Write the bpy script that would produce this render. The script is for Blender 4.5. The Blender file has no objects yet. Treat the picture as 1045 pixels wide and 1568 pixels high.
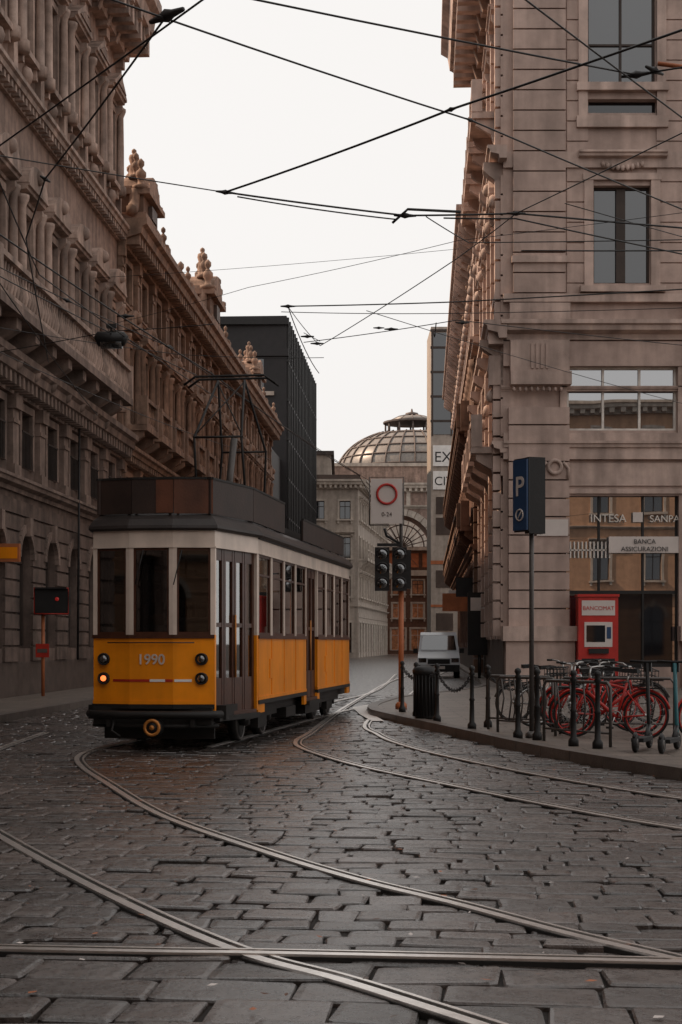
import bpy, bmesh, math, random
from mathutils import Vector, Matrix
random.seed(7)
R=math.radians
sc=bpy.context.scene
sc.view_settings.view_transform='Standard'
try: sc.view_settings.look='None'
except Exception: pass
sc.view_settings.exposure=0

# ------------------------------------------------------------------ materials
def newmat(name):
    m=bpy.data.materials.new(name); m.use_nodes=True
    nt=m.node_tree; nt.nodes.clear()
    out=nt.nodes.new('ShaderNodeOutputMaterial')
    return m,nt,out
def mat(name,col,rough=.7,metal=0,scale=2.5,amt=.25,bump=.15,bscale=30,streak=.0,spec=.4,emit=None,coat=0,island=0):
    m,nt,out=newmat(name); N=nt.nodes; L=nt.links
    b=N.new('ShaderNodeBsdfPrincipled'); L.new(b.outputs[0],out.inputs[0])
    b.inputs['Roughness'].default_value=rough; b.inputs['Metallic'].default_value=metal
    b.inputs['Specular IOR Level'].default_value=spec
    if coat: b.inputs['Coat Weight'].default_value=coat; b.inputs['Coat Roughness'].default_value=.12
    tc=N.new('ShaderNodeTexCoord')
    n1=N.new('ShaderNodeTexNoise'); n1.inputs['Scale'].default_value=scale; n1.inputs['Detail'].default_value=6; n1.inputs['Roughness'].default_value=.65
    L.new(tc.outputs['Object'],n1.inputs['Vector'])
    mr=N.new('ShaderNodeMapRange'); mr.inputs[1].default_value=.3; mr.inputs[2].default_value=.7
    mr.inputs[3].default_value=1-amt; mr.inputs[4].default_value=1+amt
    L.new(n1.outputs['Fac'],mr.inputs[0]); fac=mr.outputs[0]
    if streak:
        mp=N.new('ShaderNodeMapping'); mp.inputs['Scale'].default_value=(1,1,.12); L.new(tc.outputs['Object'],mp.inputs[0])
        n2=N.new('ShaderNodeTexNoise'); n2.inputs['Scale'].default_value=2.2; n2.inputs['Detail'].default_value=5; L.new(mp.outputs[0],n2.inputs['Vector'])
        m2=N.new('ShaderNodeMapRange'); m2.inputs[1].default_value=.35; m2.inputs[2].default_value=.65; m2.inputs[3].default_value=1-streak; m2.inputs[4].default_value=1
        L.new(n2.outputs['Fac'],m2.inputs[0])
        mu=N.new('ShaderNodeMath'); mu.operation='MULTIPLY'; L.new(fac,mu.inputs[0]); L.new(m2.outputs[0],mu.inputs[1]); fac=mu.outputs[0]
    if island:
        g=N.new('ShaderNodeNewGeometry'); m3=N.new('ShaderNodeMapRange'); m3.inputs[3].default_value=1-island; m3.inputs[4].default_value=1+island
        L.new(g.outputs['Random Per Island'],m3.inputs[0])
        mu=N.new('ShaderNodeMath'); mu.operation='MULTIPLY'; L.new(fac,mu.inputs[0]); L.new(m3.outputs[0],mu.inputs[1]); fac=mu.outputs[0]
    vm=N.new('ShaderNodeVectorMath'); vm.operation='SCALE'; vm.inputs[0].default_value=col[:3]
    L.new(fac,vm.inputs['Scale']); L.new(vm.outputs[0],b.inputs['Base Color'])
    if bump:
        n3=N.new('ShaderNodeTexNoise'); n3.inputs['Scale'].default_value=bscale; n3.inputs['Detail'].default_value=4; L.new(tc.outputs['Object'],n3.inputs['Vector'])
        bp=N.new('ShaderNodeBump'); bp.inputs['Strength'].default_value=bump; bp.inputs['Distance'].default_value=.02
        L.new(n3.outputs['Fac'],bp.inputs['Height']); L.new(bp.outputs[0],b.inputs['Normal'])
    if emit:
        b.inputs['Emission Color'].default_value=(*emit[:3],1); b.inputs['Emission Strength'].default_value=emit[3]
    return m
def glassmat(name,dark=(.015,.018,.022),refl=.35,rough=.03,wav=.03):
    m,nt,out=newmat(name); N=nt.nodes; L=nt.links
    d=N.new('ShaderNodeBsdfDiffuse'); d.inputs[0].default_value=(*dark,1)
    g=N.new('ShaderNodeBsdfGlossy'); g.inputs['Roughness'].default_value=rough; g.inputs[0].default_value=(.85,.86,.88,1)
    tc=N.new('ShaderNodeTexCoord'); n=N.new('ShaderNodeTexNoise'); n.inputs['Scale'].default_value=.8; n.inputs['Detail'].default_value=0; L.new(tc.outputs['Object'],n.inputs['Vector'])
    bp=N.new('ShaderNodeBump'); bp.inputs['Strength'].default_value=wav; bp.inputs['Distance'].default_value=.05; L.new(n.outputs['Fac'],bp.inputs['Height']); L.new(bp.outputs[0],g.inputs['Normal'])
    lw=N.new('ShaderNodeLayerWeight'); lw.inputs[0].default_value=.35
    mr=N.new('ShaderNodeMapRange'); mr.inputs[3].default_value=refl; mr.inputs[4].default_value=.95; L.new(lw.outputs['Facing'],mr.inputs[0])
    mx=N.new('ShaderNodeMixShader'); L.new(mr.outputs[0],mx.inputs[0]); L.new(d.outputs[0],mx.inputs[1]); L.new(g.outputs[0],mx.inputs[2]); L.new(mx.outputs[0],out.inputs[0])
    return m
def clearglass(name,tint=.5,refl=.12):
    m,nt,out=newmat(name); N=nt.nodes; L=nt.links
    d=N.new('ShaderNodeBsdfTransparent'); d.inputs[0].default_value=(tint,tint,tint,1)
    g=N.new('ShaderNodeBsdfGlossy'); g.inputs['Roughness'].default_value=.02
    lw=N.new('ShaderNodeLayerWeight'); lw.inputs[0].default_value=.3
    mr=N.new('ShaderNodeMapRange'); mr.inputs[3].default_value=refl; mr.inputs[4].default_value=.9; L.new(lw.outputs['Facing'],mr.inputs[0])
    mx=N.new('ShaderNodeMixShader'); L.new(mr.outputs[0],mx.inputs[0]); L.new(d.outputs[0],mx.inputs[1]); L.new(g.outputs[0],mx.inputs[2]); L.new(mx.outputs[0],out.inputs[0])
    return m
M={}
M['st1']=mat('stone_warm',(.33,.228,.185),.85,amt=.34,streak=.5,bump=.3)
M['st1t']=mat('stone_trim',(.43,.31,.255),.8,amt=.36,streak=.55,bump=.3)
M['st1d']=mat('stone_shaded',(.145,.10,.082),.8,amt=.38,streak=.5,bump=.35)  # darker copy of the warm stone: lower-storey shade put into the colour
M['st1m']=mat('stone_shaded_trim',(.24,.17,.14),.8,amt=.38,streak=.5,bump=.35)  # trim copy with the same street-level shade painted in
M['st2']=mat('stone_ochre',(.20,.118,.082),.85,amt=.32,streak=.45,bump=.3)
M['st2t']=mat('stone_ochre_trim',(.31,.195,.14),.8,amt=.38,streak=.5,bump=.3)
M['str']=mat('stone_rose',(.47,.345,.295),.8,scale=1.2,amt=.2,streak=.3,bump=.25)
M['strt']=mat('stone_rose_trim',(.51,.38,.325),.78,scale=1.2,amt=.24,streak=.42,bump=.25)
M['dkst']=mat('stone_plinth',(.085,.062,.052),.6,amt=.3,bump=.3)
M['pale']=mat('plaster_pale',(.40,.335,.285),.85,amt=.18,streak=.3)
M['palet']=mat('plaster_pale_trim',(.48,.41,.35),.85,amt=.18,streak=.3)
M['opp']=mat('plaster_terracotta',(.45,.27,.17),.85,amt=.15,streak=.2)
M['brown']=mat('brown_stone',(.12,.062,.042),.85,amt=.3)
M['roof']=mat('roof_dark',(.06,.045,.04),.8)
M['tile']=mat('roof_tile',(.16,.085,.06),.85,amt=.4)
M['black']=mat('black_cladding',(.012,.010,.011),.55,amt=.3)
M['bmetal']=mat('black_metal',(.011,.010,.010),.5,metal=.1,amt=.3)
M['wire']=mat('wire_black',(.013,.011,.011),.5,amt=.1,bump=0)
M['glass']=glassmat('window_glass',(.012,.014,.016),.11)
M['glassd']=glassmat('window_glass_dark',(.008,.008,.01),.05)
M['shopglass']=glassmat('shop_glass',(.02,.02,.022),.42,.01,.03)
M['frm']=mat('window_frame',(.04,.026,.02),.6,bump=0)
M['frmw']=mat('window_frame_white',(.6,.55,.5),.5,bump=0)
M['white']=mat('white_paint',(.72,.69,.66),.6,amt=.12)
M['sign']=mat('sign_white',(.55,.485,.45),.5,amt=.06,bump=0)
M['red']=mat('red_paint',(.42,.022,.016),.4,amt=.2,bump=0)
M['blue']=mat('blue_sign',(.018,.05,.12),.4,amt=.1,bump=0)
M['orange']=mat('tram_yellow',(.90,.275,.003),.35,scale=1.5,amt=.13,bump=.03,bscale=6,coat=.15,streak=.22)
M['cream']=mat('tram_cream',(.70,.575,.49),.4,amt=.12,bump=.03,bscale=6,coat=.15,streak=.25)
M['wood']=mat('tram_wood',(.058,.018,.008),.4,scale=8,amt=.35,bump=.1,coat=.2)
M['board']=mat('roof_board',(.030,.016,.012),.55,amt=.3)
M['boardb']=mat('roof_board_brown',(.13,.045,.023),.5,amt=.3,streak=.4)
M['troof']=mat('tram_roof',(.026,.019,.017),.5,amt=.3)
M['under']=mat('undercarriage',(.010,.008,.007),.6,amt=.4)
M['steel']=mat('rail_steel',(.80,.75,.71),.32,metal=1,scale=5,amt=.15,bump=.05)
M['groove']=mat('rail_groove',(.012,.010,.009),.7)
M['tglass']=clearglass('tram_glass',.34,.10)
M['lens']=glassmat('lamp_lens',(.012,.010,.009),.04)
M['hlens']=glassmat('headlamp_glass',(.03,.02,.015),.12)
M['lit']=mat('lamp_lit',(.8,.15,.04),.3,bump=0,emit=(1,.20,.05,1.8))
M['redlit']=mat('red_lamp',(.3,.02,.02),.3,bump=0,emit=(.8,.04,.03,.15))
M['brass']=mat('brass_coupler',(.45,.17,.035),.45,metal=.3,amt=.3)
M['rust']=mat('pole_rust',(.36,.11,.04),.55,amt=.3)
M['pole']=mat('pole_grey',(.09,.08,.075),.45,metal=.4,amt=.2)
M['rubber']=mat('rubber',(.012,.011,.011),.7)
M['van']=mat('van_paint',(.33,.34,.36),.3,amt=.05,bump=0,coat=.5)
M['silver']=mat('silver',(.45,.44,.43),.35,metal=.8,bump=0)
M['teal']=mat('scooter_teal',(.03,.13,.15),.35,bump=0)
M['warmwin']=mat('warm_window',(.5,.21,.09),.4,bump=0,amt=.5)
M['stripe']=mat('stripe_red',(.36,.022,.012),.4,bump=0)
M['slate']=mat('dome_glass_lead',(.20,.175,.155),.35,amt=.25)
M['iron']=mat('dome_iron',(.10,.075,.065),.6)
M['seat']=mat('tram_seat',(.20,.08,.03),.5)

def cobble(name,tex):
    m,nt,out=newmat(name); N=nt.nodes; L=nt.links
    b=N.new('ShaderNodeBsdfPrincipled'); L.new(b.outputs[0],out.inputs[0])
    tc=N.new('ShaderNodeTexCoord')
    n=N.new('ShaderNodeTexNoise'); n.inputs['Scale'].default_value=9; n.inputs['Detail'].default_value=9; n.inputs['Roughness'].default_value=.8; L.new(tc.outputs['Object'],n.inputs['Vector'])
    nb=N.new('ShaderNodeTexNoise'); nb.inputs['Scale'].default_value=.35; nb.inputs['Detail'].default_value=3; L.new(tc.outputs['Object'],nb.inputs['Vector'])
    cr=N.new('ShaderNodeValToRGB'); e=cr.color_ramp.elements; e[0].position=.34; e[0].color=(.018,.012,.010,1); e[1].position=.68; e[1].color=(.110,.081,.069,1)
    L.new(n.outputs['Fac'],cr.inputs[0])
    g=N.new('ShaderNodeNewGeometry'); mr=N.new('ShaderNodeMapRange'); mr.inputs[3].default_value=.4; mr.inputs[4].default_value=1.5
    L.new(g.outputs['Random Per Island'],mr.inputs[0])
    mb=N.new('ShaderNodeMapRange'); mb.inputs[1].default_value=.35; mb.inputs[2].default_value=.65; mb.inputs[3].default_value=.5; mb.inputs[4].default_value=1.1; L.new(nb.outputs['Fac'],mb.inputs[0])
    mu=N.new('ShaderNodeMath'); mu.operation='MULTIPLY'; L.new(mr.outputs[0],mu.inputs[0]); L.new(mb.outputs[0],mu.inputs[1])
    vm=N.new('ShaderNodeVectorMath'); vm.operation='SCALE'; L.new(cr.outputs[0],vm.inputs[0]); L.new(mu.outputs[0],vm.inputs['Scale'])
    col=vm.outputs[0]
    bp=N.new('ShaderNodeBump'); bp.inputs['Strength'].default_value=.7; bp.inputs['Distance'].default_value=.009
    n2=N.new('ShaderNodeTexNoise'); n2.inputs['Scale'].default_value=45; n2.inputs['Detail'].default_value=6; n2.inputs['Roughness'].default_value=.65; L.new(tc.outputs['Object'],n2.inputs['Vector'])
    n5=N.new('ShaderNodeTexNoise'); n5.inputs['Scale'].default_value=7; n5.inputs['Detail'].default_value=2; L.new(tc.outputs['Object'],n5.inputs['Vector'])
    ad0=N.new('ShaderNodeMath'); ad0.operation='MULTIPLY_ADD'; L.new(n5.outputs['Fac'],ad0.inputs[0]); ad0.inputs[1].default_value=2.2; L.new(n2.outputs['Fac'],ad0.inputs[2])
    h=ad0.outputs[0]
    if tex:
        bt=N.new('ShaderNodeTexBrick'); bt.inputs['Scale'].default_value=1; bt.inputs['Brick Width'].default_value=.5; bt.inputs['Row Height'].default_value=.32
        bt.inputs['Mortar Size'].default_value=.025; bt.inputs['Color1'].default_value=(.7,.7,.7,1); bt.inputs['Color2'].default_value=(1.2,1.2,1.2,1); bt.inputs['Mortar'].default_value=(.2,.2,.2,1)
        L.new(tc.outputs['Object'],bt.inputs['Vector'])
        vm2=N.new('ShaderNodeVectorMath'); vm2.operation='MULTIPLY'; L.new(col,vm2.inputs[0]); L.new(bt.outputs['Color'],vm2.inputs[1]); col=vm2.outputs[0]
        ad=N.new('ShaderNodeMath'); ad.operation='MULTIPLY_ADD'; L.new(bt.outputs['Fac'],ad.inputs[0]); ad.inputs[1].default_value=-1.5; L.new(h,ad.inputs[2]); h=ad.outputs[0]
    L.new(col,b.inputs['Base Color']); L.new(h,bp.inputs['Height']); L.new(bp.outputs[0],b.inputs['Normal'])
    # worn, polished tops: glossier where feet and wheels have smoothed them
    rr=N.new('ShaderNodeMapRange'); rr.inputs[1].default_value=.3; rr.inputs[2].default_value=.7; rr.inputs[3].default_value=.15; rr.inputs[4].default_value=.42; L.new(n.outputs['Fac'],rr.inputs[0]); L.new(rr.outputs[0],b.inputs['Roughness'])
    b.inputs['Specular IOR Level'].default_value=1.0
    b.inputs['Coat Weight'].default_value=.35; b.inputs['Coat Roughness'].default_value=.28
    return m
M['cob']=cobble('cobble_stone',False); M['cobt']=cobble('cobble_far',True)
M['mortar']=mat('joint_dirt',(.014,.010,.008),.9,scale=8,amt=.5,bump=.5)
def paving():
    m=mat('paving_slab',(.15,.12,.10),.45,amt=.3,bump=.3,bscale=40)
    nt=m.node_tree; N=nt.nodes; L=nt.links
    b=[x for x in N if x.type=='BSDF_PRINCIPLED'][0]; src=b.inputs['Base Color'].links[0].from_socket
    tc=N.new('ShaderNodeTexCoord'); bt=N.new('ShaderNodeTexBrick'); bt.inputs['Scale'].default_value=1; bt.inputs['Brick Width'].default_value=.9; bt.inputs['Row Height'].default_value=.5; bt.inputs['Mortar Size'].default_value=.012
    bt.inputs['Color1'].default_value=(.85,.85,.85,1); bt.inputs['Color2'].default_value=(1.1,1.1,1.1,1); bt.inputs['Mortar'].default_value=(.3,.3,.3,1)
    L.new(tc.outputs['Object'],bt.inputs['Vector'])
    v=N.new('ShaderNodeVectorMath'); v.operation='MULTIPLY'; L.new(src,v.inputs[0]); L.new(bt.outputs['Color'],v.inputs[1]); L.new(v.outputs[0],b.inputs['Base Color'])
    return m
M['pave']=paving()
M['kerb']=mat('kerb_stone',(.11,.088,.076),.45,amt=.3,bump=.3,island=.15)

# ------------------------------------------------------------------ mesh tools
class Fr:
    def __init__(s,ox,oy,ux,uy,side=1):
        l=math.hypot(ux,uy); s.o=(ox,oy); s.u=(ux/l,uy/l); s.n=(uy/l*side,-ux/l*side)
    def P(s,u,n,z): return (s.o[0]+s.u[0]*u+s.n[0]*n, s.o[1]+s.u[1]*u+s.n[1]*n, z)
ID=Fr(0,0,1,0,-1)
class MB:
    def __init__(s,name): s.name=name; s.v=[]; s.f=[]; s.mi=[]; s.sm=[]; s.mats=[]
    def k(s,m):
        if m not in s.mats: s.mats.append(m)
        return s.mats.index(m)
    def add(s,vs,fs,m,smooth=False):
        b=len(s.v); s.v.extend(vs); k=s.k(m)
        for f in fs: s.f.append([b+i for i in f]); s.mi.append(k); s.sm.append(smooth)
    def box(s,F,u0,u1,n0,n1,z0,z1,m):
        if u1-u0<1e-4 or z1-z0<1e-4: return
        P=F.P
        s.add([P(u0,n0,z0),P(u1,n0,z0),P(u1,n1,z0),P(u0,n1,z0),P(u0,n0,z1),P(u1,n0,z1),P(u1,n1,z1),P(u0,n1,z1)],
              [(0,3,2,1),(4,5,6,7),(0,1,5,4),(1,2,6,5),(2,3,7,6),(3,0,4,7)],m)
    def prism(s,F,prof,n0,n1,m,smooth=False):
        n=len(prof); vs=[F.P(u,n0,z) for u,z in prof]+[F.P(u,n1,z) for u,z in prof]
        s.add(vs,[tuple(range(n)),tuple(range(2*n-1,n-1,-1))]+[(i,(i+1)%n,n+(i+1)%n,n+i) for i in range(n)],m,smooth)
    def profu(s,F,prof,u0,u1,m):
        n=len(prof); vs=[F.P(u0,a,z) for a,z in prof]+[F.P(u1,a,z) for a,z in prof]
        s.add(vs,[tuple(range(n)),tuple(range(2*n-1,n-1,-1))]+[(i,(i+1)%n,n+(i+1)%n,n+i) for i in range(n)],m)
    def lathe(s,c,prof,m,seg=10,smooth=True):
        vs=[];fs=[]
        for r,z in prof:
            for i in range(seg):
                a=2*math.pi*i/seg; vs.append((c[0]+r*math.cos(a),c[1]+r*math.sin(a),c[2]+z))
        for j in range(len(prof)-1):
            for i in range(seg): fs.append((j*seg+i,j*seg+(i+1)%seg,(j+1)*seg+(i+1)%seg,(j+1)*seg+i))
        fs.append(tuple(range(seg-1,-1,-1))); fs.append(tuple(range((len(prof)-1)*seg,len(prof)*seg)))
        s.add(vs,fs,m,smooth)
    def tube(s,pts,r,m,seg=8,closed=False):
        pts=[Vector(p) for p in pts]; n=len(pts); vs=[];fs=[]
        up=None
        for i,p in enumerate(pts):
            if closed: t=pts[(i+1)%n]-pts[i-1]
            else: t=pts[min(i+1,n-1)]-pts[max(i-1,0)]
            t.normalize()
            if up is None:
                up=Vector((0,0,1)) if abs(t.z)<.9 else Vector((1,0,0))
            a=t.cross(up)
            if a.length<1e-3: a=t.cross(Vector((.3,1,.2)))
            a.normalize(); b=t.cross(a); up=a.cross(t)
            rr=r[i] if isinstance(r,(list,tuple)) else r
            for k in range(seg):
                q=2*math.pi*k/seg; vs.append(tuple(p+a*math.cos(q)*rr+b*math.sin(q)*rr))
        for i in range(n if closed else n-1):
            j=(i+1)%n
            for k in range(seg): fs.append((i*seg+k,i*seg+(k+1)%seg,j*seg+(k+1)%seg,j*seg+k))
        if not closed: fs.append(tuple(range(seg))); fs.append(tuple(range((n-1)*seg,n*seg)))
        s.add(vs,fs,m,True)
    def cyl(s,a,b,r,m,seg=16): s.tube([a,b],r,m,seg)
    def ring(s,c,ax1,ax2,R_,r,m,n=28,seg=6):
        c=Vector(c);a=Vector(ax1);b=Vector(ax2)
        s.tube([c+a*R_*math.cos(2*math.pi*i/n)+b*R_*math.sin(2*math.pi*i/n) for i in range(n)],r,m,seg,True)
    def build(s,parent=None,off=(0,0,0)):
        me=bpy.data.meshes.new(s.name)
        me.from_pydata([(x-off[0],y-off[1],z-off[2]) for x,y,z in s.v],[],s.f)
        for m in s.mats: me.materials.append(M[m])
        me.polygons.foreach_set('material_index',s.mi); me.polygons.foreach_set('use_smooth',s.sm)
        bm=bmesh.new(); bm.from_mesh(me); bmesh.ops.recalc_face_normals(bm,faces=bm.faces); bm.to_mesh(me); bm.free()
        o=bpy.data.objects.new(s.name,me); sc.collection.objects.link(o)
        if parent: o.parent=parent
        else: o.location=off
        return o
class Obj:
    def __init__(s,name,loc=(0,0,0),rz=0,world=False):
        s.e=bpy.data.objects.new(name,None); sc.collection.objects.link(s.e); s.e.location=loc; s.e.rotation_euler=(0,0,rz)
        s.e.empty_display_size=.3; s.loc=loc; s.world=world; s.parts={}
    def p(s,n):
        if n not in s.parts: s.parts[n]=MB(n)
        return s.parts[n]
    def text(s,t,loc,rot,size,m,ext=.004,align='CENTER',bold=0):
        c=bpy.data.curves.new('lettering','FONT'); c.body=t; c.size=size; c.extrude=ext; c.align_x=align; c.offset=bold; c.materials.append(M[m])
        o=bpy.data.objects.new('lettering',c); sc.collection.objects.link(o); o.parent=s.e
        if s.world: loc=tuple(a-b for a,b in zip(loc,s.loc))
        o.location=loc; o.rotation_euler=rot; return o
    def done(s):
        for p in s.parts.values():
            if p.v: p.build(s.e, s.loc if s.world else (0,0,0))

# ------------------------------------------------------------------ facade builder
def window(W,T,F,ua,ub,za,zb,arch,glass='glass',fm='frm',mull=1,trans=.68,rec=.26):
    W.box(F,ua-.02,ub+.02,-rec-.06,-rec,za-.02,zb+(.02),glass)
    t=.07
    W.box(F,ua,ua+t,-rec+.003,-rec+.07,za,zb,fm); W.box(F,ub-t,ub,-rec+.003,-rec+.07,za,zb,fm)
    W.box(F,ua+t,ub-t,-rec+.003,-rec+.068,za,za+t,fm); W.box(F,ua+t,ub-t,-rec+.003,-rec+.068,zb-t,zb,fm)
    for i in range(mull):
        c=ua+(ub-ua)*(i+1)/(mull+1); W.box(F,c-t/2,c+t/2,-rec+.003,-rec+.065,za+t,zb-t,fm)
    if trans: zt=za+(zb-za)*trans; W.box(F,ua+t,ub-t,-rec+.003,-rec+.062,zt-.03,zt+.03,fm)
def archfill(wl,F,ua,ub,zs,zt,n0,n1,m):
    c=(ua+ub)/2; r=(ub-ua)/2; k=8
    for sgn in (-1,1):
        pr=[(c+sgn*r*math.cos(math.pi/2*i/k), zs+r*math.sin(math.pi/2*i/k)) for i in range(k+1)]
        for i in range(k):
            a,b=pr[i],pr[i+1]
            wl.prism(F,[a,b,(b[0],zt),(a[0],zt)],n0,n1,m)
def archband(T,F,c,r,zs,wd,n0,n1,m,k=14):
    for i in range(k):
        a=math.pi*i/k; b=math.pi*(i+1)/k-.02
        T.prism(F,[(c+r*math.cos(a),zs+r*math.sin(a)),(c+(r+wd)*math.cos(a),zs+(r+wd)*math.sin(a)),(c+(r+wd)*math.cos(b),zs+(r+wd)*math.sin(b)),(c+r*math.cos(b),zs+r*math.sin(b))],n0,n1,m)
def cornice(T,F,u0,u1,z0,h,out,m,dent=0,dm=None):
    T.profu(F,[(-.1,z0),(out*.25,z0),(out*.3,z0+h*.3),(out*.8,z0+h*.45),(out*.85,z0+h*.7),(out,z0+h*.78),(out,z0+h),(-.1,z0+h)],u0,u1,m)
    if dent:
        u=u0+dent*.3
        while u<u1-dent*.3:
            T.box(F,u,u+dent*.45,.0,out*.72,z0+h*.08,z0+h*.43,dm or m); u+=dent
def balus(T,F,u0,u1,n,z0,h,m,step=.28):
    T.box(F,u0,u1,n-.13,n+.13,z0,z0+.12,m); T.box(F,u0,u1,n-.15,n+.15,z0+h-.13,z0+h,m)
    u=u0+.15
    while u<u1-.1:
        P=F.P(u,n,z0+.12); hh=h-.25
        T.lathe(P,[(.06,0),(.045,.1*hh),(.095,.38*hh),(.04,.75*hh),(.06,hh)],m,6); u+=step
    for uu in (u0+.12,u1-.12): T.box(F,uu-.14,uu+.14,n-.17,n+.17,z0-.002,z0+h+.05,m)
def corbel(T,F,u,z,w,out,h,m):
    pr=[(0,z-h),(out*.3,z-h*.95),(out*.42,z-h*.6),(out*.75,z-h*.42),(out,z-h*.25),(out,z),(0,z)]
    T.profu(F,pr,u-w/2,u+w/2,m)
def mask(T,F,u,z,n,r,m):
    P=F.P(u,n,z); T.lathe((P[0],P[1],P[2]-r),[(.02,0),(r*.6,r*.3),(r*.8,r),(r*.55,r*1.7),(.02,r*2)],m,7)
def facade(B,F,u0,u1,storeys,spacing,wall,trim0,thick=.42,glass='glass'):
    W=B.p('windows'); wl=B.p('walls'); T=B.p('trim')
    nb=max(1,int(round((u1-u0)/spacing))); sp=(u1-u0)/nb
    cs=[u0+sp*(i+.5) for i in range(nb)]
    for S in storeys:
        z0,z1=S['z']; w=S.get('w',1.2); za=z0+S.get('sill',1); zb=za+S.get('h',2.2); arch=S.get('arch',False)
        wm=S.get('wall',wall); ztop=zb; trim=S.get('trim',trim0)
        if S.get('none'): wl.box(F,u0,u1,-thick,0,z0,z1,wm); continue
        if arch: zs=zb; ztop=zb+w/2
        wl.box(F,u0,u1,-thick,0,z0,za,wm); wl.box(F,u0,u1,-thick,0,ztop,z1,wm)
        e=u0
        for c in cs:
            wl.box(F,e,c-w/2,-thick,0,za,ztop,wm); e=c+w/2
        wl.box(F,e,u1,-thick,0,za,ztop,wm)
        if S.get('rust'):
            rh=S['rust']; z=z0+.02
            while z+rh<z1:
                e=u0
                for c in cs+[None]:
                    ee=(c-w/2-.02) if c else u1
                    inwin = z+rh>za-.0 and z<ztop
                    if inwin:
                        lo=e+(.02 if e>u0 else 0); wl.box(F,lo,ee,-.01,.07,z,z+rh-.06,wm)
                    if c: e=c+w/2
                if not (z+rh>za and z<ztop): wl.box(F,u0,u1,-.01,.07,z,z+rh-.06,wm)
                z+=rh
        for c in cs:
            ua,ub=c-w/2,c+w/2
            window(W,T,F,ua,ub,za,ztop,arch,S.get('glass',glass),S.get('fm','frm'),S.get('mull',1),S.get('trans',.7))
            if arch:
                archfill(wl,F,ua,ub,zs,ztop,-.24,-.0,wm); archband(T,F,c,w/2,zs,.22,.0,.12,trim)
                T.box(F,c-.14,c+.14,.0,.22,ztop-.1,ztop+.38,trim)
            d=S.get('deco','')
            if 's' in d:
                T.box(F,ua-.2,ua,-.01,.10,za,ztop if not arch else zs,trim); T.box(F,ub,ub+.2,-.01,.10,za,ztop if not arch else zs,trim)
                if not arch: T.box(F,ua-.2,ub+.2,-.01,.103,ztop,ztop+.2,trim)
            if 'l' in d:
                T.box(F,ua-.3,ub+.3,-.01,.25,za-.16,za,trim)
                T.box(F,ua-.2,ua-.02,0,.18,za-.45,za-.16,trim); T.box(F,ub+.02,ub+.2,0,.18,za-.45,za-.16,trim)
            if 'h' in d:
                cornice(T,F,ua-.4,ub+.4,ztop+.28,.28,.42,trim); corbel(T,F,ua-.15,ztop+.29,.16,.32,.55,trim); corbel(T,F,ub+.15,ztop+.29,.16,.32,.55,trim)
            if 'p' in d:
                T.prism(F,[(ua-.42,ztop+.56),(ub+.42,ztop+.56),(c,ztop+1.15)],0,.42,trim)
                T.prism(F,[(ua-.1,ztop+.62),(ub+.1,ztop+.62),(c,ztop+.95)],.42,.46,wall)
            if 'g' in d:
                k=10; rr=(ub-ua)/2+.42
                T.prism(F,[(c+rr*math.cos(math.pi*i/k),ztop+.56+.75*rr*.8*math.sin(math.pi*i/k)) for i in range(k+1)],0,.4,trim)
                mask(T,F,c,ztop+.95,.42,.2,trim)
            if 'c' in d:
                for uu in (ua-.33,ub+.33):
                    P=F.P(uu,.2,za); hh=ztop-za+.25
                    T.lathe(P,[(.2,-.3),(.2,0),(.13,.05),(.125,hh*.5),(.11,hh-.3),(.19,hh-.1),(.19,hh)],trim,8)
            if 'b' in d:
                T.box(F,ua-.5,ub+.5,0,.95,za-.22,za-.02,trim); balus(T,F,ua-.5,ub+.5,.78,za-.02,.95,trim,.3)
                corbel(T,F,ua-.3,za-.22,.22,.8,.8,trim); corbel(T,F,ub+.3,za-.22,.22,.8,.8,trim)
            if 'i' in d:
                T.box(F,ua-.02,ub+.02,.1,.13,za+.9,za+.94,'bmetal'); uu=ua
                while uu<=ub: T.box(F,uu,uu+.02,.105,.125,za,za+.9,'bmetal'); uu+=.14
            if 'k' in d:
                mask(T,F,c,za-.55,.05,.26,trim)
        if S.get('pil'):
            for i in range(nb+1):
                uu=u0+sp*i; wd=S['pil']
                a=max(u0,uu-wd/2); b=min(u1,uu+wd/2)
                T.box(F,a,b,0,.16,z0,z1-.35,trim); T.box(F,a-.06,b+.06,0,.26,z1-.35,z1-.003,trim); T.box(F,a-.05,b+.05,0,.22,z0+.0,z0+.3,trim)
                T.box(F,a-.03,b+.03,0,.2,z1-.7,z1-.6,trim)
        if S.get('band'): cornice(T,F,u0,u1,z1-.01,S['band'],S.get('bout',.4),trim,S.get('dent',0))
    return cs
def finial(T,c,h,m):
    T.lathe(c,[(.28*h,0),(.28*h,.12*h),(.12*h,.16*h),(.1*h,.3*h),(.17*h,.42*h),(.17*h,.55*h),(.07*h,.66*h),(.05*h,.7*h),(.11*h,.78*h),(.11*h,.9*h),(.02*h,1.0*h)],m,9)
def statue(T,c,h,m):
    T.lathe(c,[(.22*h,0),(.22*h,.1*h),(.15*h,.12*h),(.17*h,.3*h),(.12*h,.5*h),(.17*h,.68*h),(.15*h,.78*h),(.05*h,.82*h),(.08*h,.88*h),(.075*h,.95*h),(.01*h,h)],m,8)

k=.0533
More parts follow.
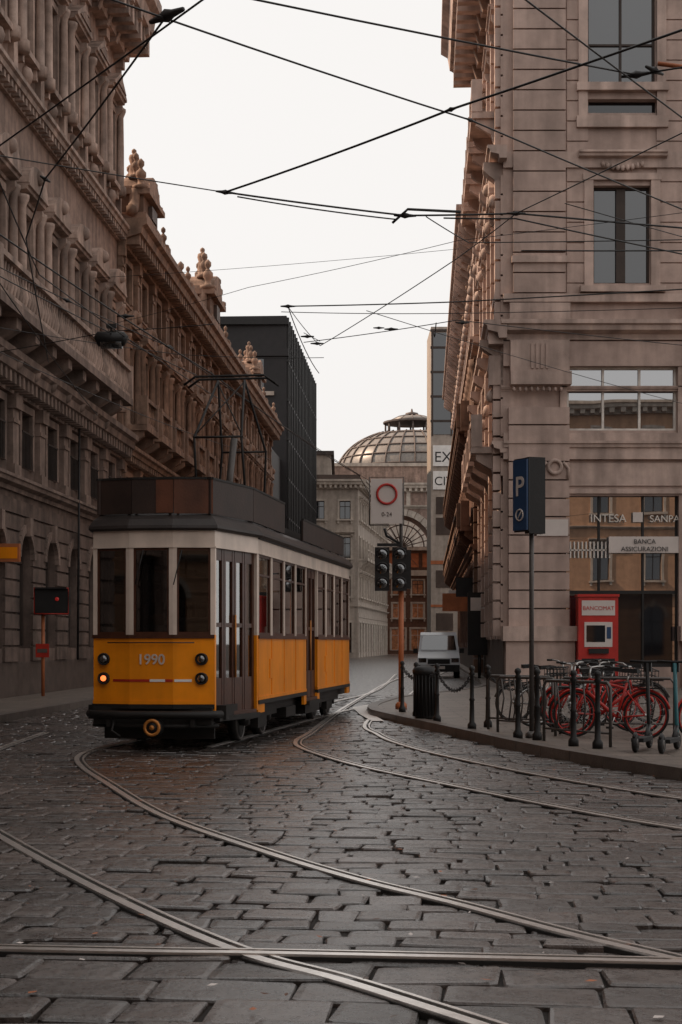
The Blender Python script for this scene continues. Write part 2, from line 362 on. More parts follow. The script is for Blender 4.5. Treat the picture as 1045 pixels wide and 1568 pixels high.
# ------------------------------------------------------------------ LEFT BUILDING 1
B=Obj('ornate_palazzo',(-10.5,0,0),0,True)
F=Fr(-10.5,0,k,1,1)
U0,U1=12,53.6
facade(B,F,U0,U1,[
 dict(z=(.1,1.0),none=1,wall='dkst'),
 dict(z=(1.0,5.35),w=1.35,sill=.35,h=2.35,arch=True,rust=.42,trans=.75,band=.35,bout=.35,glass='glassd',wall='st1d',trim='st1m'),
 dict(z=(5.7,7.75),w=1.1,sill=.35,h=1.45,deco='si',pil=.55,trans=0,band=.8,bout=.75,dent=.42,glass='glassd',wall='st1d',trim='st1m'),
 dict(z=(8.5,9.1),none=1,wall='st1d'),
 dict(z=(9.1,15.2),w=1.25,sill=.5,h=3.1,deco='schgk',trans=.75,band=.5,bout=.45,dent=.35,glass='glassd'),
 dict(z=(15.7,21.4),w=1.2,sill=1.2,h=2.4,deco='slhpck',trans=.7,pil=.4,glass='glassd'),
],2.83,'st1','st1t')
T=B.p('trim'); wl=B.p('walls')
cornice(T,F,U0,U1+.25,21.4,1.9,1.5,'st1t',.7)
u=U0+.5
while u<U1: corbel(T,F,u,22.3,.3,1.2,1.1,'st1t'); u+=1.4
wl.box(F,U0+.02,U1-.02,-14,-.45,.05,23.0,'st1')
B.p('roof').box(F,U0,U1,-13.8,.3,23.31,23.8,'roof')
for a,b in ((30.5,33.2),(34.3,49.9)):
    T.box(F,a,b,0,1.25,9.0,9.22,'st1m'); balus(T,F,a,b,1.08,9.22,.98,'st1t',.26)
    u=a+.4
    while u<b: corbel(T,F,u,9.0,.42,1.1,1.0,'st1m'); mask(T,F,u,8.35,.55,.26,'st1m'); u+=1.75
B.p('cables').tube([F.P(30,.3,5.65),F.P(53,.3,5.6)],.03,'wire',5); B.p('cables').tube([F.P(46.2,.35,8.2),F.P(46.2,.3,1)],.035,'wire',5)
B.done()
# unseen palazzo added off frame left to darken the near ground
B=Obj('unseen_shading_palazzo',(-13,-12,0),0,True)
F0=Fr(-12.5,-22,k,1,1)
facade(B,F0,0,30,[dict(z=(0,5.5),w=1.8,sill=.5,h=3.4,rust=.6,band=.3),dict(z=(5.8,10.8),w=1.4,sill=1,h=2.6,deco='slh'),dict(z=(10.8,15.8),w=1.4,sill=1,h=2.5,deco='slh'),dict(z=(15.8,20),w=1.3,sill=.8,h=1.8,deco='sl')],3.75,'st1','st1t')
cornice(B.p('trim'),F0,0,30,20,1,1,'st1t',.8); B.p('walls').box(F0,0,30,-12,-.45,0,20.8,'st1'); B.done()
F=Fr(-10.5,0,k,1,1)
# ------------------------------------------------------------------ LEFT BUILDING 2
B=Obj('statue_topped_palazzo',(-10.5,54,0),0,True)
U0,U1=53.75,106
facade(B,F,U0,U1,[
 dict(z=(.1,1.0),none=1,wall='dkst'),
 dict(z=(1.0,5.3),w=1.5,sill=.3,h=2.4,arch=True,rust=.42,band=.3,bout=.3,glass='glassd'),
 dict(z=(5.6,7.7),w=1.15,sill=.3,h=1.4,deco='s',pil=.4,trans=0,band=.55,bout=.6,dent=.4,glass='glassd'),
 dict(z=(8.24,12.9),w=1.35,sill=.8,h=2.9,deco='schgb',pil=.35,band=.25,bout=.3,glass='glassd'),
 dict(z=(13.15,15.1),w=1.1,sill=.35,h=1.25,deco='s',pil=.4,trans=0,glass='glassd'),
],3.1,'st2','st2t')
T=B.p('trim'); wl=B.p('walls')
cornice(T,F,U0,U1+.3,15.1,.95,1.0,'st2t',.5)
wl.box(F,U0+.02,U1-.02,-14,-.45,.05,15.9,'st2')
B.p('roof').profu(F,[(-14,16.06),(.5,16.06),(-3,17.4),(-11,17.4)],U0,U1,'tile')
for uc,s in ((56.2,.95),(73.5,1.2),(93,1.0)):
    z=16.07; n1=.95
    T.box(F,uc-1.9*s,uc+1.9*s,-1.0,n1-.1,z,z+.35,'st2t')
    T.box(F,uc-1.5*s,uc+1.5*s,-1.0,n1-.25,z+.35,z+1.1*s,'st2'); T.box(F,uc-1.7*s,uc+1.7*s,-1.1,n1,z+1.1*s,z+1.3*s,'st2t')
    kk=10; T.prism(F,[(uc+1.2*s*math.cos(math.pi*i/kk),z+1.3*s+.8*s*math.sin(math.pi*i/kk)) for i in range(kk+1)],-.8,n1-.1,'st2t')
    T.box(F,uc-.5,uc+.5,n1-.25,n1-.1,z+.45,z+.95*s,'dkst')
    for du,nn,hh,zz in ((-1.45*s,.6,1.15*s,1.3*s),(1.45*s,.6,1.15*s,1.3*s),(0,.1,1.2*s,2.08*s),(-.75*s,.3,1.0*s,1.9*s),(.75*s,-.2,1.0*s,1.9*s),(-1.2*s,-.7,1.15*s,1.3*s)):
        q=F.P(uc+du,nn,z+zz); (statue if du==0 else finial)(T,q,hh,'st2t')
    for sg in (-1,1):
        T.tube([F.P(uc+sg*(1.55*s+.75*(1-math.cos(a))*.9),.4,z+.35+.9*s*(1-math.sin(a))) for a in [R(15*i) for i in range(7)]],.2,'st2t',6)
u=59.5
while u<U1-1:
    q=F.P(u,.6,16.0)
    T.box(F,u-.25,u+.25,.35,.85,16.04,16.45,'st2t'); finial(T,(q[0],q[1],16.45),.8,'st2t'); u+=6.2
B.done()
# ------------------------------------------------------------------ DARK MODERN BUILDING
B=Obj('dark_office_tower',(-8,120,0),0,True)
wl=B.p('walls'); W=B.p('windows')
wl.box(F,107,120,-14,-.5,0,15.5,'black')
wl.box(F,120,152,-6,-.05,0,26.5,'black')
u=120.2
while u<152: wl.box(F,u,u+.25,-.05,.12,1,26.4,'bmetal'); u+=1.6
for z in range(2,26,3): wl.box(F,120,152,-.05,.06,z,z+.15,'bmetal')
G=Fr(F.P(120,0,0)[0]-8,120,1,0,1)
W.box(G,.6,6.2,-.2,.1,18,23.2,'glass'); 
for i in range(3): wl.box(G,.5+i*2.4,.75+i*2.4,.1,.3,17.6,23.4,'pale')
wl.box(G,.3,8.1,-1,.35,23.4,24.0,'black'); wl.box(G,.0,8.1,.1,.4,25.8,26.2,'bmetal'); wl.box(G,.5,7,.1,.32,20.4,20.7,'pale')
wl.box(G,.0,.3,-1,.35,14,26,'black')
B.done()
# ------------------------------------------------------------------ BEIGE BUILDING at bend
B=Obj('beige_apartment_building',(-2,156,0),0,True)
G=Fr(-3.5,156,1,0,1)
facade(B,G,0,5.2,[dict(z=(0,5),w=1.3,sill=.5,h=3,band=.2,bout=.2,deco='s'),dict(z=(5.2,9),w=1.1,sill=.9,h=2,deco='sl'),dict(z=(9,13),w=1.1,sill=.9,h=2.1,deco='slh'),dict(z=(13,16.8),w=1.1,sill=.8,h=1.8,deco='sl')],2.6,'pale','palet')
cornice(B.p('trim'),G,-.3,5.7,16.8,.9,.8,'palet',.5)
H=Fr(1.7,156,.11,1,1)
facade(B,H,0,36,[dict(z=(0,5),w=1.5,sill=.5,h=3,band=.2,bout=.3,deco='s',rust=.5),dict(z=(5.2,9),w=1.1,sill=.9,h=2,deco='slh'),dict(z=(9,13),w=1.1,sill=.9,h=2.1,deco='slb'),dict(z=(13,16.8),w=1.1,sill=.8,h=1.8,deco='slh')],3,'pale','palet')
cornice(B.p('trim'),H,-.3,36,16.81,.9,.9,'palet',.5)
B.p('walls').box(G,-2,5.1,-36,-.45,0,17.5,'pale'); B.p('roof').box(G,-2,5.4,-36,.2,17.72,18.2,'roof')
B.p('walls').box(G,-1.8,2.5,-30,-1,18.2,20.3,'pale'); B.p('roof').box(G,-2.0,2.8,-30,-.8,20.3,20.7,'roof')
B.done()
# ------------------------------------------------------------------ GALLERY GATE with arch
B=Obj('triumphal_arch_gallery',(8,192,0),0,True)
G=Fr(-8,192,1,0,1); wl=B.p('walls'); T=B.p('trim'); W=B.p('windows')
c=15.1; r=4.1; zs=13.0
wl.box(G,0,c-r,-6,0,0,20,'st1'); wl.box(G,c+r,36,-6,0,0,20,'st1'); wl.box(G,c-r,c+r,-6,0,zs+r,20,'st1')
archfill(wl,G,c-r,c+r,zs,zs+r,-6,0,'st1'); archband(T,G,c,r,zs,.8,0,.35,'palet')
for uu in (c-r-2.6,c-r-1.2,c+r+1.2,c+r+2.6):
    T.lathe(G.P(uu,.5,0),[(.6,0),(.6,2),(.45,2.1),(.4,12),(.65,12.2),(.65,12.5)],'palet',10)
cornice(T,G,0,c-r-.5,12.5,.5,.5,'palet'); cornice(T,G,c+r+.5,36,12.5,.5,.5,'palet'); cornice(T,G,0,36,17.9,.4,.4,'palet'); cornice(T,G,0,36,19.9,1.1,1.0,'palet',.7)
for q in range(12):
    uu=1.5+q*2.9; T.box(G,uu,uu+.5,0,.25,18.3,19.9,'palet')
wl.box(G,4,30,-5,-1,21,23.2,'st1'); T.box(G,3.8,30.2,-5.2,-.8,23.2,23.6,'palet')
G2=Fr(-4,204,1,0,1)
facade(B,G2,0,28,[dict(z=(0,4.0),w=1.8,sill=.5,h=2.8,deco='s',glass='warmwin',fm='frmw'),dict(z=(4.0,7.2),w=1.5,sill=.7,h=1.9,deco='sl',glass='warmwin',fm='frmw'),dict(z=(7.2,10.2),w=1.5,sill=.6,h=1.8,deco='sl',glass='warmwin')],2.6,'brown','palet')
T.box(G2,0,28,-.2,.4,10.2,10.9,'palet'); wl.box(G2,0,28,-1.2,-.1,10.9,13.5,'brown'); T.box(G2,0,28,-.2,.5,13.5,13.9,'palet')
for i in range(8): T.box(G2,5+i*1.6,6.1+i*1.6,-.1,.05,11.3,13.1,'rust')
wl.box(G2,0,28,-2,-.45,0,10,'brown')
cx=11.9
for i in range(13):
    a=math.pi*i/12; T.tube([G2.P(cx,.3,13.9),G2.P(cx+4.4*math.cos(a),.3,13.9+4.4*math.sin(a))],.08,'iron',5)
for rr in (1.4,2.9,4.4): T.tube([G2.P(cx+rr*math.cos(math.pi*i/16),.3,13.9+rr*math.sin(math.pi*i/16)) for i in range(17)],.1,'iron',5)
B.done()
# ------------------------------------------------------------------ DOME
B=Obj('glass_dome',(11.3,250,0)); D=B.p('drum'); S=B.p('shell'); Rb=B.p('ribs')
D.lathe((0,0,0),[(12.6,0),(12.6,26.5),(13.4,26.7),(13.4,27.3),(12.2,27.5),(12.2,28.2)],'palet',32,False)
prof=[(12.0*math.cos(a),28.1+7.4*math.sin(a)) for a in [math.pi/2*i/10*.70 for i in range(11)]]
S.lathe((0,0,0),prof,'slate',32,True)
for i in range(32):
    a=2*math.pi*i/32; Rb.tube([((r_+.08)*math.cos(a),(r_+.08)*math.sin(a),z_+.05) for r_,z_ in prof],.13,'iron',4)
for r_,z_ in prof[1::2]: Rb.ring((0,0,z_+.05),(1,0,0),(0,1,0),r_+.06,.13,'iron',32,4)
t=prof[-1][1]
L_=B.p('lantern'); rl=4.2
L_.lathe((0,0,t-.5),[(rl+1.3,0),(rl+1.3,.4),(rl,.6),(rl,.7)],'iron',24,False)
for i in range(12):
    a=2*math.pi*i/12; L_.cyl((rl*math.cos(a),rl*math.sin(a),t),(rl*math.cos(a),rl*math.sin(a),t+1.8),.16,'iron',5)
    L_.tube([(rl*1.0*math.cos(a),rl*math.sin(a),t+1.8),(rl*.55*math.cos(a),rl*.55*math.sin(a),t+2.7),(.2*math.cos(a),.2*math.sin(a),t+3.2)],.15,'iron',4)
L_.lathe((0,0,t+1.7),[(rl+.4,0),(rl+.4,.25)],'iron',24,False); L_.lathe((0,0,t+3.0),[(1.1,0),(1.0,.4),(.2,.6),(.1,1.1)],'iron',12)
L_.lathe((0,0,t+1.9),[(rl*.98,0),(rl*.6,.8),(.1,1.2)],'slate',20)
B.done()
# ------------------------------------------------------------------ TOWER WITH BANNERS
B=Obj('tower_with_banners',(9,128,0),0,True); wl=B.p('walls'); W=B.p('windows')
G=Fr(7.35,128,1,0,1)
wl.box(G,0,6,-6,0,0,27.3,'pale')
W.box(G,.15,5,-.02,.06,18.5,26.8,'glass'); 
for z in (19.5,21.5,23.5,25.5,26.9): wl.box(G,-.05,6,.0,.12,z,z+.18,'frm')
for uu in (.05,1.6,3.2): wl.box(G,uu,uu+.12,.0,.14,18.4,27,'frm')
for z in (2.5,6,10.3,12): W.box(G,.4,1.8,.01,.05,z,z+1.4,'glass')
wl.box(G,-.03,6,0,.05,7.9,8.2,'rust'); wl.box(G,-.03,6,0,.05,4.4,4.6,'rust')
H=B.p('banner'); H.box(G,.15,2.6,.1,.14,15.9,17.6,'white'); H.box(G,.15,2.6,.1,.14,14.0,15.5,'white')
B.text('EXPO',(7.6,127.85,16.25),(R(90),0,0),1.2,'black',align='LEFT'); B.text('CITY',(7.6,127.85,14.35),(R(90),0,0),1.0,'black',align='LEFT')
wl.tube([G.P(.3,.3,26.5),G.P(.3,2,27.2)],.05,'bmetal',5)
B.done()

# ------------------------------------------------------------------ RIGHT CORNER BUILDING
B=Obj('corner_bank_building',(4.96,48,0),0,True)
G=Fr(4.96,48,1,0,1); W=B.p('windows'); wl=B.p('walls'); T=B.p('trim')
def wallwith(G,u0,u1,z0,z1,ops,m):
    if not ops: wl.box(G,u0,u1,-.5,0,z0,z1,m); return
    za,zb=ops[0][2],ops[0][3]
    wl.box(G,u0,u1,-.5,0,z0,za,m); wl.box(G,u0,u1,-.5,0,zb,z1,m); e=u0
    for o in ops: wl.box(G,e,o[0],-.5,0,za,zb,m); e=o[1]
    wl.box(G,e,u1,-.5,0,za,zb,m)
Ltot=16; bays=[3.64,9.0,14.0]
wallwith(G,0.03,Ltot,.1,6.6,[(c-1.75 if c<5 else c-1.9,c+1.75,.75,6.0) for c in bays],'str')
wallwith(G,0.03,Ltot,6.6,11.0,[(c-1.68,c+1.68,8.0,9.95) for c in bays],'str')
wallwith(G,0.03,Ltot,11.0,17.3,[(c-.88,c+.88,12.5,15.5) for c in bays],'str')
wallwith(G,0.03,Ltot,17.3,18.35,[(c-1.08,c+1.08,17.72,18.15) for c in bays],'str')
wallwith(G,0.03,Ltot,18.35,23.3,[(c-1.05,c+1.05,18.65,21.6) for c in bays],'str')
wl.box(G,1.45,Ltot,-13.5,-.55,0,25,'str')
for c in bays:
    a=c-1.75 if c<5 else c-1.9
    window(W,T,G,c-.88,c+.88,12.5,15.5,0,'glass','frm',1,0,.3); 
    W.box(G,c-.14,c+.14,-.29,-.19,12.57,15.43,'frm')
    window(W,T,G,c-1.05,c+1.05,18.65,21.6,0,'glass','frm',1,.42,.3)
    W.box(G,c-1.08,c+1.08,-.4,-.3,17.72,18.15,'glassd')
    window(W,T,G,c-1.68,c+1.68,8.0,9.95,0,'shopglass','frmw',2,0,.18)
    W.box(G,a,c+1.75,-.35,-.25,.75,6.0,'shopglass')
    for uu in (a,c-.7,c+.65,c+1.69): W.box(G,uu,uu+.06,-.247,-.17,.78,6.0,'bmetal')
    W.box(G,a,c+1.75,-.247,-.18,3.0,3.1,'bmetal'); W.box(G,a,c+1.75,-.247,-.15,.75,.85,'bmetal')
    W.box(G,c-.3,c+1.6,-.249,-.235,.85,3.0,'glassd')
    for s_ in (-1,1):
        T.box(G,c+s_*1.02-.14,c+s_*1.02+.14,0,.1,12.4,15.65,'strt'); T.box(G,c+s_*1.2-.14,c+s_*1.2+.14,0,.12,17.3,21.9,'strt')
    T.box(G,c-1.2,c+1.2,0,.12,15.65,15.85,'strt'); T.box(G,c-1.3,c+1.3,-.02,.28,12.2,12.38,'strt')
    cornice(T,G,c-1.35,c+1.35,16.2,.3,.35,'strt')
    for q in range(9): mask(T,G,c-.6+q*.15,16.12-.12*math.sin(math.pi*q/8),.14,.09,'strt')
    T.box(G,c-1.4,c+1.4,-.02,.22,18.36,18.6,'strt'); T.box(G,c-1.4,c+1.4,-.02,.16,17.25,17.6,'strt')
    T.box(G,c-1.9,c-1.7,0,.1,7.9,10.1,'strt'); T.box(G,c+1.7,c+1.9,0,.1,7.9,10.1,'strt'); T.box(G,c-1.9,c+1.9,0,.103,9.97,10.12,'strt')
    T.box(G,a-.14,a-.01,0,.08,.8,6.05,'strt'); T.box(G,a-.14,c+1.9,0,.083,6.06,6.2,'strt')
cornice(T,G,-.1,Ltot,10.75,.55,.55,'strt'); cornice(T,G,-.05,Ltot,9.2,.15,.1,'strt')
T.box(G,0,Ltot,0,.18,7.1,7.9,'strt'); cornice(T,G,0,Ltot,7.3,.35,.3,'strt'); T.box(G,1.95,Ltot,0,.06,6.3,7.0,'strt')
T.box(G,0,Ltot,0,.12,16.02,16.5,'strt'); T.box(G,0,Ltot,0,.2,11.9,12.15,'strt'); T.box(G,0,Ltot,0,.14,9.95,10.7,'str')
def courses(u0,u1,z0,z1,h,n0,n1,m):
    z=z0
    while z+h<=z1+.01: wl.box(G,u0,u1,n0,n1,z,z+h-.045,m); z+=h
piers=[(.3,1.9,1)]+[(c1+2.05,c2-2.1,0) for c1,c2 in zip(bays[:-1],bays[1:])]
def wreath(u,z,n):
    T.ring(G.P(u,n,z),(1,0,0),(0,0,1),.2,.06,'strt',16,6)
    for sg in (-1,1): T.tube([G.P(u+sg*.25,n,z+.15),G.P(u+sg*.42,n,z-.05),G.P(u+sg*.4,n,z-.35)],.05,'strt',6)
for a,b,cn in piers:
    courses(a-.15,b+.1,.9+1.1,9.2,.56,.0,.26,'str') if cn else courses(a,b,2.0,7.0,.56,0,.2,'str')
    T.box(G,a-.35,b+.35,0,.5,1.55,2.0,'strt'); wl.box(G,a-.25,b+.25,0,.4,.1,1.55,'str')
    T.box(G,a-.1,b+.15,0,.42,9.35,9.75,'strt')
    T.box(G,a-.1,b+.1,0,.3,9.76,10.72,'strt'); 
    for q in range(4): T.box(G,(a+b)/2-.28+q*.15,(a+b)/2-.2+q*.15,.3,.34,9.85,10.6,'str')
    u=a
    while u<b: mask(T,G,u,9.22,.3,.07,'strt'); u+=.18
    courses(a,b,12.2,23,.62,0,.16,'str')
    T.box(G,a-.12,b+.12,0,.3,11.32,11.85,'strt'); T.box(G,a-.05,b+.05,0,.24,13.1,13.3,'strt')
wreath(1.55,6.85,.3); wreath(6.3,6.65,.24)
courses(1.95,2.6,11.9,23,.62,0,.05,'str'); courses(4.7,7.0,11.9,23,.62,0,.05,'str')
cornice(T,G,-1,Ltot,23.3,2.0,1.6,'strt',.8)
Sg=B.p('shop_signs')
Sg.box(G,3.25,5.4,-.1,-.02,4.25,4.75,'sign'); Sg.box(G,4.0,4.3,-.16,-.1,5.2,5.5,'sign')
B.text('BANCA',(9.3,47.98,4.53),(R(90),0,0),.2,'black'); B.text('ASSICURAZIONI',(9.3,47.98,4.3),(R(90),0,0),.2,'black')
B.text('INTESA',(8.2,48.08,5.2),(R(90),0,0),.34,'frmw'); B.text('SANPAOLO',(10.25,48.08,5.2),(R(90),0,0),.30,'frmw')
Sg.box(G,1.0,1.95,.26,.31,4.75,5.25,'sign')
for q in range(12): Sg.box(G,1.95+q*.12,1.99+q*.12,-.16,-.12,4.1,4.6,'frmw')
Sg.box(G,1.9,3.2,-.16,-.12,4.32,4.36,'frmw')
Hs=Fr(4.96,48,k,1,-1)
facade(B,Hs,0,14,[
 dict(z=(.1,1.6),none=1,wall='dkst'),
 dict(z=(1.6,6.6),w=1.6,sill=.3,h=3.4,rust=.56,deco='s'),
 dict(z=(6.6,10.9),w=1.3,sill=1,h=2,deco='slhb',rust=.6),
 dict(z=(10.9,16.4),w=1.3,sill=1.4,h=2.6,deco='slhg',rust=.62),
 dict(z=(16.4,23.3),w=1.3,sill=1.6,h=2.8,deco='slhb',rust=.62)],3.4,'str','strt')
T.box(Hs,-.3,.9,0,.45,10.6,11.3,'strt'); cornice(T,Hs,-.5,14,10.75,.55,.6,'strt'); cornice(T,Hs,-.5,14,16.2,.4,.5,'strt'); cornice(T,Hs,-.2,14,7.3,.35,.35,'strt')
def sidecourse(T,H,u0,u1,z0,z1,h,n,m):
    z=z0
    while z+h<z1: T.box(H,u0,u1,.07,n,z,z+h-.07,m); z+=h
for uu in (0.05,3.15,6.55,9.95,13.3):
    sidecourse(wl,Hs,uu,uu+.6,1.7,10.6,.56,.30,'str'); sidecourse(wl,Hs,uu,uu+.6,11.4,16.1,.62,.24,'str'); sidecourse(wl,Hs,uu,uu+.6,16.7,23.2,.62,.24,'str')
    T.box(Hs,uu-.05,uu+.65,.0,.42,9.4,10.3,'strt'); corbel(T,Hs,uu+.3,16.25,.5,.6,.9,'strt'); corbel(T,Hs,uu+.3,10.8,.5,.7,.8,'strt'); mask(T,Hs,uu+.3,9.1,.35,.2,'strt'); mask(T,Hs,uu+.3,15.1,.3,.22,'strt')
cornice(T,Hs,-1,14.2,23.3,2.0,1.75,'strt',.8)
u=.5
while u<14: corbel(T,Hs,u,24.3,.35,1.4,1.4,'st2t'); u+=1.6
B.p('roof').box(G,.2,Ltot,-13.6,.8,25.31,25.9,'roof')
B.done()
# RIGHT BUILDING 2
B=Obj('balconied_palazzo',(5.7,62,0),0,True)
Hs=Fr(4.96,48,k,1,-1)
facade(B,Hs,14.1,62,[
 dict(z=(.1,1.2),none=1,wall='dkst'),
 dict(z=(1.2,5.2),w=1.7,sill=.3,h=2.9,rust=.5,deco='sh',glass='glassd',wall='brown',trim='brown'),
 dict(z=(5.2,9.2),w=1.3,sill=1,h=2.2,deco='slhb',wall='brown',trim='brown',glass='glassd'),
 dict(z=(9.2,13.2),w=1.3,sill=1,h=2.2,deco='slhb',wall='st2',trim='st2',glass='glassd'),
 dict(z=(13.2,17.8),w=1.3,sill=1,h=2.4,deco='slhg',rust=.55)],3.4,'str','st2t')
T=B.p('trim')
cornice(T,Hs,13.9,62,5.0,.4,.6,'brown'); cornice(T,Hs,13.9,62,9.2,.3,.5,'st2'); cornice(T,Hs,13.9,62,13.2,.4,.6,'strt')
sidecourse(T,Hs,14.1,15.4,.3,12.8,.6,.45,'st2'); sidecourse(T,Hs,14.1,15.4,13.7,17.6,.6,.45,'strt')
u=15.8
while u<62:
    for z in (6.0,10.0): corbel(T,Hs,u,z,.3,1.0,1.3,'brown'); mask(T,Hs,u,z-1.4,.35,.25,'brown')
    T.box(Hs,u-.25,u+.25,0,.3,13.6,17.5,'strt'); T.box(Hs,u-.35,u+.35,0,.45,17.0,17.5,'strt'); mask(T,Hs,u,16.6,.4,.25,'strt')
    P=Hs.P(u,.35,6.2); T.lathe(P,[(.25,0),(.18,.1),(.16,2.4),(.26,2.6),(.26,2.8)],'brown',8); P=Hs.P(u,.35,10.2); T.lathe(P,[(.25,0),(.18,.1),(.16,2.3),(.26,2.5),(.26,2.8)],'st2',8)
    u+=1.7
for z in (6.0,10.0): T.box(Hs,15,61,0,1.05,z,z+.16,'brown'); balus(T,Hs,15,61,.95,z+.16,.9,'st2',.5)
cornice(T,Hs,13.8,62.2,17.8,1.0,1.15,'strt',.6)
u=14.5
while u<62: corbel(T,Hs,u,18.2,.3,1.05,1.2,'strt'); u+=1.3
B.p('walls').box(Hs,14.1,62,-14,-.45,.05,18.6,'str'); B.p('roof').profu(Hs,[(-13,18.82),(.9,18.82),(-4,20.3)],14,62,'tile')
Sg=B.p('sign'); Sg.box(Hs,22,22.1,.3,1.6,2.9,3.7,'rust'); Sg.box(Hs,30,30.1,.3,1.2,3.2,4.1,'sign'); Sg.box(Hs,17,17.1,.3,1.1,3.4,4.2,'black')
B.done()
# BUILDING BEHIND CAMERA (it is what the shop windows reflect)
B=Obj('opposite_palazzo',(0,-26,0),0,True)
G=Fr(34,-24,-1,0,1)
facade(B,G,0,64,[dict(z=(0,5),w=1.8,sill=.4,h=3,arch=True,rust=.6,band=.3),dict(z=(5.3,10.3),w=1.4,sill=1,h=2.6,deco='slh',band=.2,bout=.3),dict(z=(10.5,15.3),w=1.4,sill=1,h=2.5,deco='slh'),dict(z=(15.3,19),w=1.3,sill=.8,h=1.8,deco='sl')],4,'opp','palet')
cornice(B.p('trim'),G,0,64,19,1,1,'palet',.8); B.p('walls').box(G,0,64,-10,-.45,0,19.8,'opp'); B.done()

# ------------------------------------------------------------------ GROUND
g=MB('ground'); g.add([(-900,-900,-.03),(900,-900,-.03),(900,1500,-.03),(-900,1500,-.03)],[(0,1,2,3)],'mortar'); g.build()
g=MB('far_road'); g.add([(-30,44.9,-.004),(40,44.9,-.004),(40,203,-.004),(-30,203,-.004)],[(0,1,2,3)],'cobt'); g.build()
rside=[(.62,32.2),(.86,30.6),(1.85,25.1),(2.66,20.75),(3.72,17.06),(5.0,13.4),(7.2,9.6),(12,5),(30,2),(30,60),(5.25,60),(4.7,52),(3.5,46.2),(1.7,41),(.85,36.5),(.6,34.0)]
lside=[(-8.0+k*12,12),(-8.0+k*106,106),(-10.45+k*106,106),(-10.45+k*12,12)]
r2side=[(5.25,60.003),(7.35,100),(9,100),(9,60.003)]
def inpoly(x,y,P):
    c=False; j=len(P)-1
    for i in range(len(P)):
        if (P[i][1]>y)!=(P[j][1]>y) and x<(P[j][0]-P[i][0])*(y-P[i][1])/(P[j][1]-P[i][1])+P[i][0]: c=not c
        j=i
    return c
def smooth(P,n=10):
    out=[]
    for i in range(len(P)-1):
        p0=Vector(P[max(i-1,0)]);p1=Vector(P[i]);p2=Vector(P[i+1]);p3=Vector(P[min(i+2,len(P)-1)])
        for j in range(n):
            t=j/n; out.append(tuple(.5*((2*p1)+(p2-p0)*t+(2*p0-5*p1+4*p2-p3)*t*t+(3*p1-p0-3*p2+p3)*t**3)))
    out.append(tuple(P[-1])); return out
rA=smooth([(-4.9,26),(-4.75,21),(-4.3,17.5),(-3.55,14.4),(-2.65,12.2),(-1.80,10.26),(-1.204,8.98),(-.746,8.07),(-.378,7.44),(-.006,6.98),(.345,6.47),(.72,5.9),(1.6,4.5),(2.6,3)])
rB=smooth([(2.6,74),(1.2,50),(-.1,40),(-1.35,34),(-2.2,29.5),(-3.0,24.6),(-3.4,22.2),(-3.42,20.6),(-3.1,18.9),(-2.48,16.7),(-1.545,13.6),(-.574,11.3),(.115,9.89),(.666,8.98),(1.17,8.07),(1.607,7.38),(2.2,6.4),(3.2,4.6)])
rD=smooth([(4.0,74),(2.65,50),(1.32,40),(.05,34),(-.78,29.3),(-1.55,24.4),(-1.9,22.3)])
rC=smooth([(5.2,90),(2.1,62),(.75,45),(-.1,33),(-.5,26),(-.65,23.8),(-.5,22),(.2,19.1),(1.2,16.3),(2.0,14.2),(2.74,12.6),(4.2,10.2),(6,7.6)])
rC2=smooth([(6.4,90),(3.4,62),(2.0,45),(.55,30),(.62,25.4),(1.0,22.4),(1.62,19.8),(2.4,17.2),(3.3,14.9),(4.3,12.9),(6.5,9.8)])
rE=smooth([(-9,8.45),(-1.66,7.64),(-.383,7.53),(1.594,7.32),(8,6.6)]); rE2=smooth([(-9,6.85),(-1.66,6.05),(1.594,5.75),(8,5.0)])
def strip(mb,pts,a,b,z,m,skirt=False):
    vs=[];fs=[]; n=len(pts)
    for i,p in enumerate(pts):
        q=pts[min(i+1,n-1)]; o=pts[max(i-1,0)]
        t=Vector((q[0]-o[0],q[1]-o[1])).normalized(); nx,ny=-t.y,t.x
        vs+= [(p[0]+nx*a,p[1]+ny*a,z),(p[0]+nx*b,p[1]+ny*b,z)]
        if skirt: vs+=[(p[0]+nx*a,p[1]+ny*a,z-.06),(p[0]+nx*b,p[1]+ny*b,z-.06)]
    s=4 if skirt else 2
    for i in range(n-1):
        fs.append((i*s,i*s+1,i*s+s+1,i*s+s))
        if skirt: fs.append((i*s,i*s+2,i*s+s+2,i*s+s)); fs.append((i*s+1,i*s+3,i*s+s+3,i*s+s+1))
    mb.add(vs,fs,m)
rl=MB('tram_rails')
for j,pts in enumerate((rA,rB,rC,rC2,rD,rE,rE2)):
    z=.014+j*.0012
    strip(rl,pts,-.075,.08,z-.012,'groove',True); strip(rl,pts,-.065,-.002,z,'steel',True); strip(rl,pts,.036,.06,z,'steel',True)
rl.build()
cb=MB('cobblestones'); ang=R(-5); ca,sa=math.cos(ang),math.sin(ang)
v=3.0
rr=random.Random(3)
